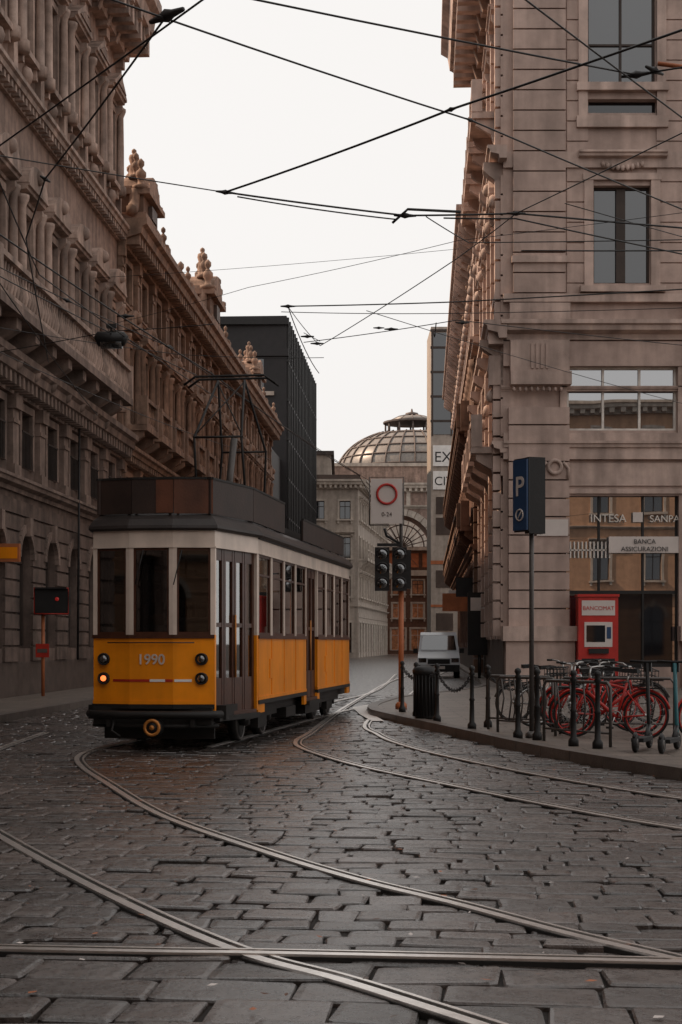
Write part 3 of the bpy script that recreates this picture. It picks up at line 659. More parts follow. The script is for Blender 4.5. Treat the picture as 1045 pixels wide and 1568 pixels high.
while v<47:
    big=v<7.35
    d=rr.uniform(.34,.50) if big else rr.uniform(.19,.31)
    u=-13+rr.random()*.5
    while u<14:
        l=rr.uniform(.32,.72) if big else rr.uniform(.20,.50)
        cx=(u+l/2); cy=v+d/2; x=cx*ca-cy*sa; y=cx*sa+cy*ca
        lim=.30*y+3.2
        if abs(x)<lim and y<45 and not inpoly(x,y,rside) and not inpoly(x,y,lside) and x>-9.5+k*y:
            gp=rr.uniform(.002,.009) ; j=lambda: rr.uniform(-.016,.016)
            hz=rr.uniform(-.012,.004); tx=rr.uniform(-.03,.03); ty=rr.uniform(-.04,.04)
            cor=[(u+gp+j(),v+gp+j()*.7),(u+l-gp+j(),v+gp+j()*.7),(u+l-gp+j(),v+d-gp+j()*.7),(u+gp+j(),v+d-gp+j()*.7)]
            if rr.random()<.06: hz-=.014
            o=[]
            for i in range(4):
                p=Vector(cor[i]); a=Vector(cor[i-1]); b=Vector(cor[(i+1)%4])
                o.append(p+(a-p).normalized()*rr.uniform(.008,.035)); o.append(p+(b-p).normalized()*rr.uniform(.008,.035))
            c0=Vector((cx,cy))
            def W3(p,z):
                dz=(p.x-cx)*tx+(p.y-cy)*ty
                return (p.x*ca-p.y*sa,p.x*sa+p.y*ca,z+dz+hz)
            def ins(p,q): dd=c0-p; return p+dd.normalized()*q
            n=8; kq=rr.uniform(.03,.06)
            vs=[W3(p,-.045) for p in o]+[W3(p,-.012) for p in o]+[W3(ins(p,rr.uniform(.005,.015)),-.002) for p in o]+[W3(ins(p,kq),.001) for p in o]
            fs=[]
            for L0 in range(3):
                for i in range(n): fs.append((L0*n+i,L0*n+(i+1)%n,(L0+1)*n+(i+1)%n,(L0+1)*n+i))
            fs.append(tuple(range(3*n,4*n)))
            cb.add(vs,fs,'cob',False)
        u+=l
    v+=d
cb.build()
lt=MB('street_litter')
for i in range(260):
    y=rr.uniform(6.2,24); x=rr.uniform(-.24*y,.24*y)
    if inpoly(x,y,rside): continue
    a=rr.uniform(0,6.28); l=rr.uniform(.012,.035); w0=l*rr.uniform(.25,.7); c_,s_=math.cos(a),math.sin(a)
    P_=[(-l,0),(0,-w0),(l,0),(0,w0)]
    lt.add([(x+px*c_-py*s_,y+px*s_+py*c_,.012+rr.uniform(0,.006)) for px,py in P_],[(0,1,2,3)],rr.choice(['brown','rust','sign','dkst']))
lt.build()
def pavement(name,P):
    m=MB(name); n=len(P)
    m.add([(x,y,.12) for x,y in P]+[(x,y,-.04) for x,y in P],[tuple(range(n))]+[(i,(i+1)%n,n+(i+1)%n,n+i) for i in range(n)],'pave')
    m.build()
pavement('right_pavement',rside); pavement('left_pavement',lside); pavement('side_street_pavement',r2side)
kb=MB('kerb')
def kerbline(P):
    pts=smooth(P,4)
    for i in range(len(pts)-1):
        a=Vector(pts[i]);b=Vector(pts[i+1]); L_=(b-a).length
        if L_<.05: continue
        F_=Fr(a.x,a.y,b.x-a.x,b.y-a.y,1); q=max(1,int(L_/1.0))
        for s_ in range(q): kb.box(F_,L_*s_/q+.006,L_*(s_+1)/q-.006,-.2,.02,-.03,.135,'kerb')
kerbline(rside[:9]); kerbline([rside[i] for i in (10,11,12,13,14,15,0)]); kerbline(lside[:2])
kb.build()
pm=MB('painted_road_marking')
pm.add([(.38,32.5,.022),(.58,29.6,.022),(.82,29.6,.022),(.55,34.2,.022),(.66,37.5,.022),(.25,36.0,.022)],[(0,1,2,3,4,5)],'white')
pm.build()

# ------------------------------------------------------------------ TRAM
yaw=math.atan2(-.145,.989)
T_=Obj('vintage_tram',(-2.64,21.8,0),yaw)
pts=[(-.87,.13),(-.31,0),(.31,0),(.87,.13),(1.17,1.7),(1.17,11.4),(.87,13.0),(-.87,13.0),(-1.17,11.4),(-1.17,1.7)]
bod=T_.p('body'); gl=T_.p('window_panes'); dr=T_.p('doors'); un=T_.p('undercarriage')
def seg(i):
    a=pts[i]; b=pts[(i+1)%len(pts)]; return Fr(a[0],a[1],b[0]-a[0],b[1]-a[1],1), math.hypot(b[0]-a[0],b[1]-a[1])
Z0,ZB,ZW,ZT=.64,1.56,2.84,3.06
def lower(F_,a,b):
    bod.box(F_,a,b,-.05,0,Z0,ZB,'orange'); bod.box(F_,a,b,-.05,.025,ZB,ZB+.05,'wood'); bod.box(F_,a,b,-.05,.018,Z0-.06,Z0,'under')
    bod.box(F_,a,b,-.05,.012,Z0+.003,Z0+.05,'orange')
def upper(F_,a,b): bod.box(F_,a,b,-.05,.004,ZW,ZT,'cream'); bod.box(F_,a,b,-.05,.02,ZW-.02,ZW,'cream')
def win(F_,a,b,tr=0):
    gl.box(F_,a,b,-.035,-.03,ZB+.05,ZW-.02,'tglass'); t_=.028
    for x0,x1 in ((a,a+t_),(b-t_,b)): gl.box(F_,x0,x1,-.045,-.01,ZB+.05,ZW-.02,'wood')
    gl.box(F_,a+t_,b-t_,-.045,-.012,ZB+.05,ZB+.09,'wood'); gl.box(F_,a+t_,b-t_,-.045,-.012,ZW-.055,ZW-.02,'wood')
    if tr: gl.box(F_,a+t_,b-t_,-.045,-.012,tr,tr+.03,'wood')
def pil(F_,a,b): bod.box(F_,a,b,-.05,.006,ZB+.05,ZW-.02,'cream')
def doorleafs(F_,a,b,n):
    upper(F_,a,b); w=(b-a)/n
    for i in range(n):
        x0=a+i*w+.01; x1=a+(i+1)*w-.01
        dr.box(F_,x0,x0+.06,-.09,-.04,.52,ZW-.02,'wood'); dr.box(F_,x1-.06,x1,-.09,-.04,.52,ZW-.02,'wood')
        dr.box(F_,x0+.06,x1-.06,-.09,-.045,.52,1.0,'wood'); dr.box(F_,x0+.06,x1-.06,-.09,-.045,2.66,ZW-.02,'wood'); dr.box(F_,x0+.06,x1-.06,-.09,-.045,1.72,1.78,'wood')
        dr.box(F_,x0+.06,x1-.06,-.07,-.065,1.0,2.66,'tglass')
    dr.box(F_,a,b,-.3,.06,.40,.47,'under'); dr.box(F_,a,b,-.05,.0,.47,.52,'wood')
    dr.box(F_,a,a+.012,-.1,.0,.47,ZW,'wood')
    dr.cyl(F_.P((a+b)/2,-.02,1.0),F_.P((a+b)/2,-.02,1.9),.014,'brass',6)
for i in range(10):
    F_,L_=seg(i)
    if i in (0,1,2):
        lower(F_,0,L_); upper(F_,0,L_); pil(F_,0,.055); pil(F_,L_-.055,L_); win(F_,.055,L_-.055)
    elif i in (3,):
        pil(F_,0,.05); bod.box(F_,0,.05,-.05,.004,.5,ZB+.05,'orange'); doorleafs(F_,.05,L_-.05,4); pil(F_,L_-.05,L_)
        bod.box(F_,L_-.05,L_,-.05,.004,.5,ZB+.05,'orange'); upper(F_,0,.05); upper(F_,L_-.05,L_)
    elif i==4 or i==8:
        for a,b in ((0,4.3),(5.5,L_)):
            lower(F_,a,b); upper(F_,a,b); n=4; w=(b-a)/n
            for q in range(n):
                pil(F_,a+q*w,a+q*w+.06); pil(F_,a+(q+1)*w-.06,a+(q+1)*w); win(F_,a+q*w+.06,a+(q+1)*w-.06,2.5)
                bod.box(F_,a+q*w-.012,a+q*w+.012,0,.01,Z0+.06,ZB,'orange')
            bod.box(F_,a+.9,a+1.3,.0,.014,.95,1.25,'orange')
        doorleafs(F_,4.3,5.5,3)
        bod.box(F_,4.05,4.3,-.04,.004,.42,Z0-.06,'orange'); bod.box(F_,5.5,5.75,-.04,.004,.42,Z0-.06,'orange')
        bod.box(F_,0,.5,-.04,.004,.45,Z0-.06,'orange'); bod.box(F_,L_-.4,L_,-.04,.004,.45,Z0-.06,'orange')
        bod.box(F_,0,L_,-.02,.03,ZT-.02,ZT+.02,'under')
    else:
        lower(F_,0,L_); upper(F_,0,L_); n=3 if i==6 else 2; w=L_/n
        for q in range(n): pil(F_,q*w,q*w+.06); pil(F_,(q+1)*w-.06,(q+1)*w); win(F_,q*w+.06,(q+1)*w-.06)
def oring(off,z):
    n=len(pts); out=[]
    for i in range(n):
        a=Vector(pts[i-1]);p=Vector(pts[i]);b=Vector(pts[(i+1)%n])
        d1=(p-a).normalized(); d2=(b-p).normalized(); nn=(Vector((d1.y,-d1.x))+Vector((d2.y,-d2.x))).normalized()
        q=p+nn*off; out.append((q.x,q.y,z))
    return out
ro=T_.p('roof'); rings=[oring(-.06,ZT-.001),oring(.05,ZT),oring(.08,ZT+.03),oring(.07,ZT+.07),oring(.0,ZT+.16),oring(-.12,ZT+.24),oring(-.35,ZT+.31),oring(-.75,ZT+.36)]
vs=[p for r_ in rings for p in r_]; n=10; fs=[]
for j in range(len(rings)-1):
    for i in range(n): fs.append((j*n+i,j*n+(i+1)%n,(j+1)*n+(i+1)%n,(j+1)*n+i))
fs.append(tuple(range((len(rings)-1)*n,len(rings)*n))); ro.add(vs,fs,'troof',False)
it=T_.p('interior')
fl=oring(-.06,.8); it.add(fl,[tuple(range(10))],'seat'); fl=oring(-.06,3.0); it.add(fl,[tuple(range(10))],'seat')
for sgn in (-1,1):
    for q in range(14):
        y=2.3+q*.62
        if 5.8<y<7.2: continue
        it.box(ID,sgn*.62-.32,sgn*.62+.32,y,y+.42,1.15,1.22,'seat'); it.box(ID,sgn*.62-.32,sgn*.62+.32,y+.40,y+.45,1.22,1.72,'seat')
    for y in (1.9,4,6,7.2,9.2,11.2): it.cyl((sgn*.5,y,.8),(sgn*.5,y,3),.02,'brass',6)
    it.cyl((sgn*.5,1.9,2.6),(sgn*.5,11.2,2.6),.018,'brass',6)
it.box(ID,-.8,-.1,1.5,1.53,.8,2.1,'wood'); it.box(ID,-.8,-.75,1.5,1.53,2.1,3,'wood'); it.box(ID,-.15,-.1,1.49,1.54,.8,3,'wood')
it.box(ID,-.25,.2,.35,.6,.8,1.75,'under'); it.lathe((-.05,.5,1.75),[(.16,0),(.16,.12),(.03,.16)],'brass',10)
it.box(ID,.34,.80,.16,.2,2.05,2.4,'under'); it.box(ID,.36,.78,.155,.158,1.66,1.85,'sign')
fr=T_.p('front_fittings')
for x,yy in ((-.70,.09),(.70,.09)):
    for z,m_ in ((1.27,'hlens'),(1.0,'hlens')):
        mm='lit' if (x<0 and z<1.1) else m_
        fr.cyl((x,yy+.03,z),(x,yy-.05,z),.085,'under',18); fr.ring((x,yy-.05,z),(1,0,0),(0,0,1),.075,.012,'under',20,6)
        fr.cyl((x,yy-.05,z),(x,yy-.062,z),.04 if mm=='lit' else .05,mm,18)
for i,(a,b,m_) in enumerate(((-.55,-.31,'stripe'),(-.31,-.02,'stripe'),(-.02,.2,'white'),(.2,.31,'stripe'))):
    if i==0: F_,L_=seg(0); fr.box(F_,L_-.26,L_,.001,.006,.955,.99,m_)
    else: fr.box(ID,a,b,-.008,-.001,.955,.99,m_)
F_,L_=seg(2); fr.box(F_,.02,.26,.001,.008,.955,.99,'white')
T_.text('1990',(0,-.012,1.2),(R(90),0,0),.20,'cream',.004,'CENTER',.003)
fr.tube([(-.62,-.02,1.5),(-.3,-.06,1.5),(.3,-.06,1.5),(.62,-.02,1.5)],.01,'wood',6)
for x in (-.1,.45): fr.tube([(x,-.04,ZW-.05),(x-.12,-.05,2.3)],.008,'wire',5)
fr.tube([(-.95,.2,.5),(-.85,.02,.5),(-.4,-.14,.5),(.4,-.14,.5),(.85,.02,.5),(.95,.2,.5)],.055,'under',8)
fr.tube([(-.9,.25,.34),(-.4,-.05,.34),(.4,-.05,.34),(.9,.25,.34)],.03,'under',8)
for x in (-.6,0,.6): fr.box(ID,x-.03,x+.03,-.06,.2,.33,.55,'under')
un.box(ID,-.85,.85,.05,.3,.36,.6,'under')
fr.cyl((.08,-.02,.33),(.08,-.26,.33),.12,'under',20); fr.ring((.08,-.26,.33),(1,0,0),(0,0,1),.10,.024,'brass',22,6); fr.cyl((.08,-.2,.33),(.08,-.275,.33),.035,'brass',12)
fr.tube([(-.5,-.1,.42),(-.52,-.16,.28),(-.4,-.16,.2)],.02,'under',6)
un.box(ID,-.8,.8,.42,.48,.14,.42,'under')
un.box(ID,-1.0,1.0,.3,12.7,.42,.62,'under'); un.box(ID,-1.05,-.6,4.6,7.9,.25,.42,'under'); un.box(ID,.6,1.05,6.6,8.2,.22,.42,'under'); un.box(ID,.6,1.05,4.7,5.6,.25,.42,'under')
for yc in (3.0,9.9):
    for dy in (-.85,.85):
        for x in (-.74,.74):
            un.cyl((x-.06,yc+dy,.34),(x+.06,yc+dy,.34),.33,'under',24); s_=1 if x>0 else -1
            un.ring((x+s_*.06,yc+dy,.34),(0,1,0),(0,0,1),.30,.025,'pole',24,5); un.cyl((x,yc+dy,.34),(x+s_*.2,yc+dy,.34),.1,'under',12)
        un.cyl((-.7,yc+dy,.34),(.7,yc+dy,.34),.06,'under',8)
    for x in (-.92,.92):
        un.box(ID,x-.05,x+.05,yc-1.25,yc+1.25,.34,.46,'under'); un.box(ID,x-.06,x+.06,yc-.35,yc+.35,.18,.34,'under')
        for q in range(4): un.lathe((x,yc-.2+q*.13,.2),[(.05,0),(.05,.25)],'pole',8)
bd=T_.p('roof_boards'); bp_=oring(-.02,0)
def bseg(i): a=bp_[i]; b=bp_[(i+1)%10]; return Fr(a[0],a[1],b[0]-a[0],b[1]-a[1],1), math.hypot(b[0]-a[0],b[1]-a[1])
zb0,zb1=3.3,3.78
for i,m_ in ((0,'board'),(1,'board'),(2,'boardb'),(3,'board'),(9,'board')):
    F_,L_=bseg(i); bd.box(F_,.01,L_-.01,-.08,-.05,zb0,zb1,m_); bd.box(F_,0,L_,-.09,-.04,zb1,zb1+.03,'under')
    for uu in (.05,L_-.08): bd.box(F_,uu,uu+.03,-.12,-.085,3.15,zb1,'under')
F_,L_=bseg(1); bd.box(F_,.36,L_-.01,-.049,-.04,zb0+.01,zb1-.01,'boardb')
for i in (4,8):
    F_,L_=bseg(i)
    for a,b in ((0.02,2.6),(4.4,9.4)) if i==4 else ((.2,5.2),(7,9.6)):
        bd.box(F_,a,b,-.08,-.05,zb0,zb1-(.12 if a>3 else 0),'board'); bd.box(F_,a,b,-.09,-.04,zb1-(.12 if a>3 else 0),zb1+.03-(.12 if a>3 else 0),'under'); u=a+.1
        while u<b: bd.box(F_,u,u+.03,-.12,-.085,3.15,zb1-.12,'under'); u+=1.1
un2=T_.p('roof_equipment')
un2.box(ID,-.55,.55,7,9,3.38,3.62,'under'); un2.box(ID,-.4,.4,2.6,3.4,3.38,3.6,'under')
pg=T_.p('pantograph'); yb=5.2
pg.box(ID,-.5,.5,yb-.8,yb+.8,3.5,3.56,'under'); 
for x in (-.42,.42):
    for y in (yb-.7,yb+.7): pg.lathe((x,y,3.36),[(.05,0),(.08,.05),(.05,.1),(.07,.15)],'dkst',8)
    for sg in (-1,1): pg.tube([(x,yb+sg*.7,3.58),(x*.95,yb+sg*1.05,4.9),(x*.55,yb,6.0)],.022,'under',6)
pg.tube([(-.42,yb-1.05,4.9),(.42,yb-1.05,4.9)],.02,'under',6); pg.tube([(-.42,yb+1.05,4.9),(.42,yb+1.05,4.9)],.02,'under',6)
pg.tube([(-.42,yb-1.05,4.9),(.25,yb,6.0)],.012,'under',5); pg.tube([(.42,yb-1.05,4.9),(-.25,yb,6.0)],.012,'under',5)
for dy in (-.15,.15): pg.tube([(-.8,yb+dy,5.92),(-.6,yb+dy,6.06),(.6,yb+dy,6.06),(.8,yb+dy,5.92)],.022,'under',6)
pg.tube([(0,yb-.5,3.55),(.15,yb-.45,4.95)],.06,'pole',8)
T_.done()

# ------------------------------------------------------------------ STREET FURNITURE
B=Obj('traffic_light',(1.25,32.6,.12)); p=B.p('pole'); h=B.p('signal_head'); s=B.p('sign_plate')
p.cyl((0,0,0),(0,0,2.75),.055,'rust',12); p.cyl((0,0,2.75),(-.0,0,4.7),.038,'pole',10); p.lathe((0,0,0),[(.12,0),(.12,.1),(.07,.15)],'rust',12)
for x in (-.40,-.04):
    h.box(ID,x-.15,x+.15,-.24,-.08,2.45,3.35,'bmetal')
    for q in range(3):
        z=2.6+q*.3; h.cyl((x,-.24,z),(x,-.25,z),.10,'lens',16); 
        h.tube([(x+.115*math.cos(a),-.30,z+.115*math.sin(a)) for a in [R(-20+22*i) for i in range(11)]],.02,'bmetal',4)
        h.tube([(x+.12*math.cos(a),-.38,z+.12*math.sin(a)) for a in [R(20+14*i) for i in range(11)]],.018,'bmetal',4)
h.box(ID,-.50,0,-.1,-.0,3.38,3.44,'bmetal'); h.box(ID,.06,.2,-.16,.1,2.5,3.3,'bmetal')
h.tube([(0,0,3.42),(-.3,0,3.6),(-.35,-.05,3.75)],.03,'bmetal',6)
s.box(ID,-.63,.02,-.10,-.07,3.85,4.78,'sign'); s.ring((-.3,-.115,4.46),(1,0,0),(0,0,1),.20,.028,'red',28,5)
B.text('0-24',(-.3,-.106,4.0),(R(90),0,0),.12,'frm',.002)
s.tube([(-.66,-.08,3.82),(.05,-.08,3.82),(.05,-.08,4.81),(-.66,-.08,4.81),(-.66,-.08,3.82)],.014,'pole',5)
B.done()
B=Obj('parking_sign',(2.76,22.7,.12)); p=B.p('pole'); s=B.p('sign_panel')
p.cyl((0,0,0),(0,0,4.0),.035,'pole',10); p.lathe((0,0,0),[(.09,0),(.09,.06),(.045,.1)],'pole',10)
Fp=Fr(-.24,.06,.16,-.25,1); LP=.31
s.box(Fp,0,LP,-.0,.03,3.0,4.02,'blue'); s.box(Fp,-.01,LP+.01,-.04,-.0,2.98,4.04,'bmetal')
Fq=Fr(-.055,-.20,.25,.10,1); s.box(Fq,0,.26,-.14,.0,2.95,4.05,'bmetal')
a_=math.atan2(-.25,.16)
q=Fp.P(LP/2,.034,3.5)
B.text('P',q,(R(90),0,a_),.40,'sign',.003,'CENTER',.004); s.ring(Fp.P(LP/2,.035,3.22),(Fp.u[0],Fp.u[1],0),(0,0,1),.08,.012,'sign',16,5); s.tube([Fp.P(LP/2-.05,.035,3.16),Fp.P(LP/2+.05,.035,3.28)],.010,'sign',5)
B.done()
def bollard(x,y,h=1.0):
    m=MB('bollard'); m.lathe((0,0,0),[(.07,0),(.07,.08),(.042,.12),(.034,h*.45),(.048,h*.47),(.034,h*.5),(.03,h-.14),(.052,h-.12),(.028,h-.08),(.05,h-.04),(.04,h),(.005,h+.02)],'bmetal',12)
    o=m.build(); o.location=(x,y,.12)
for (x,y) in [(1.22,31.2),(1.40,29.2),(1.68,27.4),(2.08,24.9),(2.40,25.6),(2.55,22.6),(2.78,22.2),(3.10,20.9),(3.34,20.4),(3.05,24.5)]: bollard(x,y)
def chain(a,b,sag):
    m=MB('barrier_chain'); a=Vector(a);b=Vector(b); n=26
    pt=[a.lerp(b,i/n)+Vector((0,0,-sag*4*(i/n)*(1-i/n))) for i in range(n+1)]
    for i in range(n):
        d=(pt[i+1]-pt[i]); up=Vector((0,0,1)) if i%2 else Vector((d.y,-d.x,0)).normalized()
        dn=d.normalized(); c=(pt[i]+pt[i+1])/2
        m.ring(c,dn*1.0,up*.5,d.length*.62,.008,'bmetal',8,4)
    m.build()
chain((1.68,27.4,1.0),(2.08,24.9,1.0),.3); chain((2.40,25.6,1.0),(3.05,24.5,1.0),.25); chain((1.22,31.2,1.0),(1.68,27.4,1.0),.2)
def rack(x,y,rz,L_=1.6):
    B=Obj('bike_rack',(x,y,.12),rz); p=B.p('rails')
    p.tube([(0,0,0),(0,0,.78),(.06,0,.85),(L_-.06,0,.85),(L_,0,.78),(L_,0,0)],.022,'pole',8)
    p.tube([(0,0,.18),(L_,0,.18)],.016,'pole',6)
    for q in range(1,5): x_=L_*q/5; p.tube([(x_,0,.18),(x_+.06,0,.5),(x_,0,.85)],.013,'pole',6)
    B.done()
rack(2.35,25.0,R(-40),1.2); rack(2.42,24.2,R(-55),1.3); rack(2.85,22.0,R(-62),1.5); rack(3.3,23.6,R(-20),1.7)
B=Obj('litter_bin',(1.52,28.3,.12)); p=B.p('body'); p.lathe((0,0,0),[(.17,0),(.19,.05),(.20,.8),(.23,.82),(.23,.88),(.2,.93),(.08,.97)],'bmetal',20)
for q in range(20):
    a=2*math.pi*q/20; p.cyl((.205*math.cos(a),.205*math.sin(a),.06),(.205*math.cos(a),.205*math.sin(a),.8),.012,'bmetal',5)
B.done()
def bicycle(x,y,rz,col,lean=0,basket=False):
    B=Obj('bicycle',(x,y,.12),rz); B.e.rotation_euler=(lean,0,rz)
    w=B.p('wheels'); f=B.p('frame'); g=B.p('fittings')
    X=Vector((1,0,0));Z=Vector((0,0,1))
    for cx in (0,1.08):
        w.ring((cx,0,.34),X,Z,.325,.018,'rubber',32,6); w.ring((cx,0,.34),X,Z,.298,.012,col,32,5)
        w.cyl((cx,-.05,.34),(cx,.05,.34),.025,'silver',8)
        for q in range(18):
            a=2*math.pi*q/18; w.tube([(cx,0,.34),(cx+.3*math.cos(a),0,.34+.3*math.sin(a))],.0022,'silver',3)
        f.tube([(cx+.36*math.cos(a),0,.34+.36*math.sin(a)) for a in [R(10+14*i) for i in range(12)]],.018,col,5)
    bb=(.44,0,.3); st=(.30,0,.80); hd=(.88,0,.85); hb=(.92,0,.68)
    f.tube([bb,st],.02,col); f.tube([bb,hb],.026,col); f.tube([(.32,0,.72),hd],.02,col); f.tube([hd,hb],.022,col)
    for sy in (-.05,.05):
        f.tube([bb,(0,sy,.34)],.011,col); f.tube([(.32,0,.70),(0,sy,.34)],.010,col); f.tube([hb,(1.0,sy,.5),(1.08,sy,.34)],.013,col)
    g.tube([st,(.28,0,.93)],.014,'silver'); g.prism(Fr(0,0,1,0,1),[(.13,.94),(.42,.96),(.42,.99),(.3,1.01),(.13,1.0)],-.07,.07,'rubber')
    g.tube([hd,(.86,0,1.02)],.014,'silver'); g.tube([(.74,-.27,1.06),(.84,-.2,1.05),(.86,0,1.02),(.84,.2,1.05),(.74,.27,1.06)],.013,'silver')
    for sy in (-.27,.27): g.tube([(.66,sy,1.06),(.78,sy,1.06)],.018,'rubber')
    g.ring((.44,.04,.3),X,Z,.09,.008,'silver',16,4); g.tube([(.44,.08,.3),(.5,.08,.15)],.01,'silver'); g.tube([(.44,-.08,.3),(.38,-.08,.45)],.01,'silver')
    g.box(ID,.46,.54,.06,.16,.13,.16,'rubber'); g.box(ID,.34,.42,-.16,-.06,.44,.47,'rubber')
    if basket:
        for z in (.78,.88,.98): g.tube([(1.0,-.15,z),(1.28,-.17,z),(1.28,.17,z),(1.0,.15,z),(1.0,-.15,z)],.008,'bmetal',4)
        for q in range(6): g.tube([(1.0+.056*q,-.16,.78),(1.0+.056*q,-.16,.98)],.006,'bmetal',4); g.tube([(1.0+.056*q,.16,.78),(1.0+.056*q,.16,.98)],.006,'bmetal',4)
    g.box(ID,-.25,.12,-.06,.06,.72,.735,'rubber')
    B.done()
bicycle(3.42,23.4,R(6),'red',R(6),True); bicycle(3.15,25.6,R(18),'silver',R(-5),True); bicycle(4.35,22.4,R(150),'red',R(5)); bicycle(3.9,26.8,R(25),'rubber',R(4),True); bicycle(3.0,27.2,R(10),'pole',R(4)); bicycle(4.6,25.8,R(200),'red',R(4),True)
bicycle(4.5,24.3,R(165),'red',R(-4),True); bicycle(5.3,27,R(160),'pole',R(4)); bicycle(5.0,21.9,R(12),'red',R(3))
def scooter(x,y,rz,col):
    B=Obj('electric_scooter',(x,y,.12),rz); f=B.p('frame'); w=B.p('wheels')
    for cx in (0,.9):
        w.ring((cx,0,.115),(1,0,0),(0,0,1),.085,.033,'rubber',20,8); w.cyl((cx,-.03,.115),(cx,.03,.115),.06,'pole',12)
    f.box(ID,.12,.72,-.08,.08,.12,.17,'rubber'); f.tube([(.7,0,.15),(.88,0,.30)],.03,'bmetal'); f.tube([(.9,0,.12),(.88,0,.3),(.76,0,1.12)],.026,col)
    f.tube([(.74,-.22,1.14),(.76,0,1.13),(.74,.22,1.14)],.016,'rubber'); f.tube([(-.1,0,.2),(0,0,.24),(.1,0,.2),(.14,0,.16)],.02,'bmetal'); f.box(ID,.77,.83,-.05,.05,1.0,1.12,'bmetal')
    B.done()
scooter(3.70,19.7,R(68),'bmetal'); scooter(3.98,19.45,R(66),'teal')
B=Obj('ticket_machine',(7.75,47.55,.12)); p=B.p('cabinet')
p.box(ID,-.6,.6,-.35,.2,0,2.75,'red'); p.box(ID,-.5,.5,-.37,-.352,2.2,2.65,'sign'); p.box(ID,-.42,.42,-.37,-.352,1.25,2.0,'sign'); p.box(ID,-.36,.2,-.378,-.372,1.4,1.9,'glassd'); p.box(ID,.25,.38,-.378,-.372,1.5,1.85,'blue')
p.box(ID,-.3,.3,-.45,-.352,1.05,1.2,'bmetal'); p.box(ID,-.63,.63,-.4,.2,2.76,2.84,'red'); p.box(ID,-.5,.5,-.36,-.352,.1,.9,'bmetal')
B.text('BANCOMAT',(0,-.375,2.36),(R(90),0,0),.17,'red',.003); B.done()
B=Obj('warning_signal',(-7.45,40.5,.12)); p=B.p('body'); p.cyl((-.25,0,0),(-.25,0,2.2),.045,'rust',10); p.box(ID,-.45,.45,-.2,.05,2.1,2.8,'bmetal'); p.cyl((.15,-.2,2.5),(.15,-.23,2.5),.05,'redlit',16); p.box(ID,-.4,.4,-.3,-.2,2.76,2.8,'bmetal')
p.tube([(-.44,-.21,2.12),(.44,-.21,2.12),(.44,-.21,2.78),(-.44,-.21,2.78),(-.44,-.21,2.12)],.018,'stripe',5)
p.box(ID,-.42,-.08,-.1,-.06,1.0,1.35,'stripe'); p.box(ID,-.38,-.12,-.108,-.102,1.12,1.22,'dkst'); B.done()
B=Obj('wall_sign',(-8.15,38.8,3.5)); p=B.p('box'); p.box(ID,-.35,.2,-.05,.1,0,.45,'rust'); p.box(ID,-.3,.15,-.06,-.052,.08,.36,'orange'); p.tube([(-.3,.02,.22),(-.75,.02,.22)],.03,'bmetal',6); B.done()
B=Obj('advert_column',(5.3,60,.12)); p=B.p('panel'); p.box(ID,-.45,.35,-.1,.1,.9,3.3,'bmetal'); p.box(ID,-.35,.25,-.115,-.102,2.6,3.1,'sign'); p.cyl((0,0,0),(0,0,1),.06,'bmetal',8); B.done()
def van(name,x,y,rz,col,W_=1.78,H_=1.95,L_=4.4):
    B=Obj(name,(x,y,0),rz); b=B.p('body'); w=B.p('wheels'); g=B.p('glass')
    pf=[(0,.3),(-.05,.55),(.02,.85),(.75,1.12),(1.35,H_-.12),(1.7,H_),(L_-.2,H_),(L_,H_-.15),(L_,.3)]
    def hw(z): return W_/2-(0 if z<.95 else (z-.95)*.12)
    n=len(pf); vs=[(-hw(z)+.0,y_,z) for y_,z in pf]+[(hw(z),y_,z) for y_,z in pf]
    b.add(vs,[tuple(range(n)),tuple(range(2*n-1,n-1,-1))]+[(i,(i+1)%n,n+(i+1)%n,n+i) for i in range(n)],col)
    (ya,za),(yb_,zb_)=pf[3],pf[4]
    def sc_(t): y_=ya+(yb_-ya)*t; z_=za+(zb_-za)*t; return y_-.012,z_+.012
    y1,z1=sc_(.08); y2,z2=sc_(.95)
    g.add([(-hw(z1)+.1,y1,z1),(hw(z1)-.1,y1,z1),(hw(z2)-.12,y2,z2),(-hw(z2)+.12,y2,z2)],[(0,1,2,3)],'lens')
    for s_ in (-1,1):
        zz0=za+.06; zz1=H_-.22; X0=s_*(hw(zz0)+.008); X1=s_*(hw(zz1)+.008)
        g.add([(X0,ya+.25,zz0),(X0,ya+1.5,zz0),(X1,ya+1.5,zz1),(X1,ya+.75,zz1)],[(0,1,2,3)],'lens')
        g.add([(X0,ya+1.6,zz0),(X0,L_-.5,zz0),(X1,L_-.6,zz1),(X1,ya+1.6,zz1)],[(0,1,2,3)],'lens')
        b.box(ID,s_*(W_/2-.2)-.16,s_*(W_/2-.2)+.16,-.035,.05,.66,.84,'hlens'); b.box(ID,s_*(W_/2+.1)-.1,s_*(W_/2+.1)+.1,.75,.85,1.05,1.25,'rubber')
        for yy in (.8,L_-.85): w.tube([(s_*(W_/2-.2),yy,.32),(s_*(W_/2+.01),yy,.32)],.32,'rubber',20); w.tube([(s_*(W_/2),yy,.32),(s_*(W_/2+.02),yy,.32)],.2,'silver',14)
    b.box(ID,-W_/2+.42,W_/2-.42,-.06,.05,.60,.80,'rubber'); b.box(ID,-W_/2+.02,W_/2-.02,-.09,.1,.26,.56,'rubber'); b.box(ID,-.26,.26,-.1,-.092,.38,.5,'sign')
    B.done()
van('parked_van',4.15,66.5,R(-3),'van')

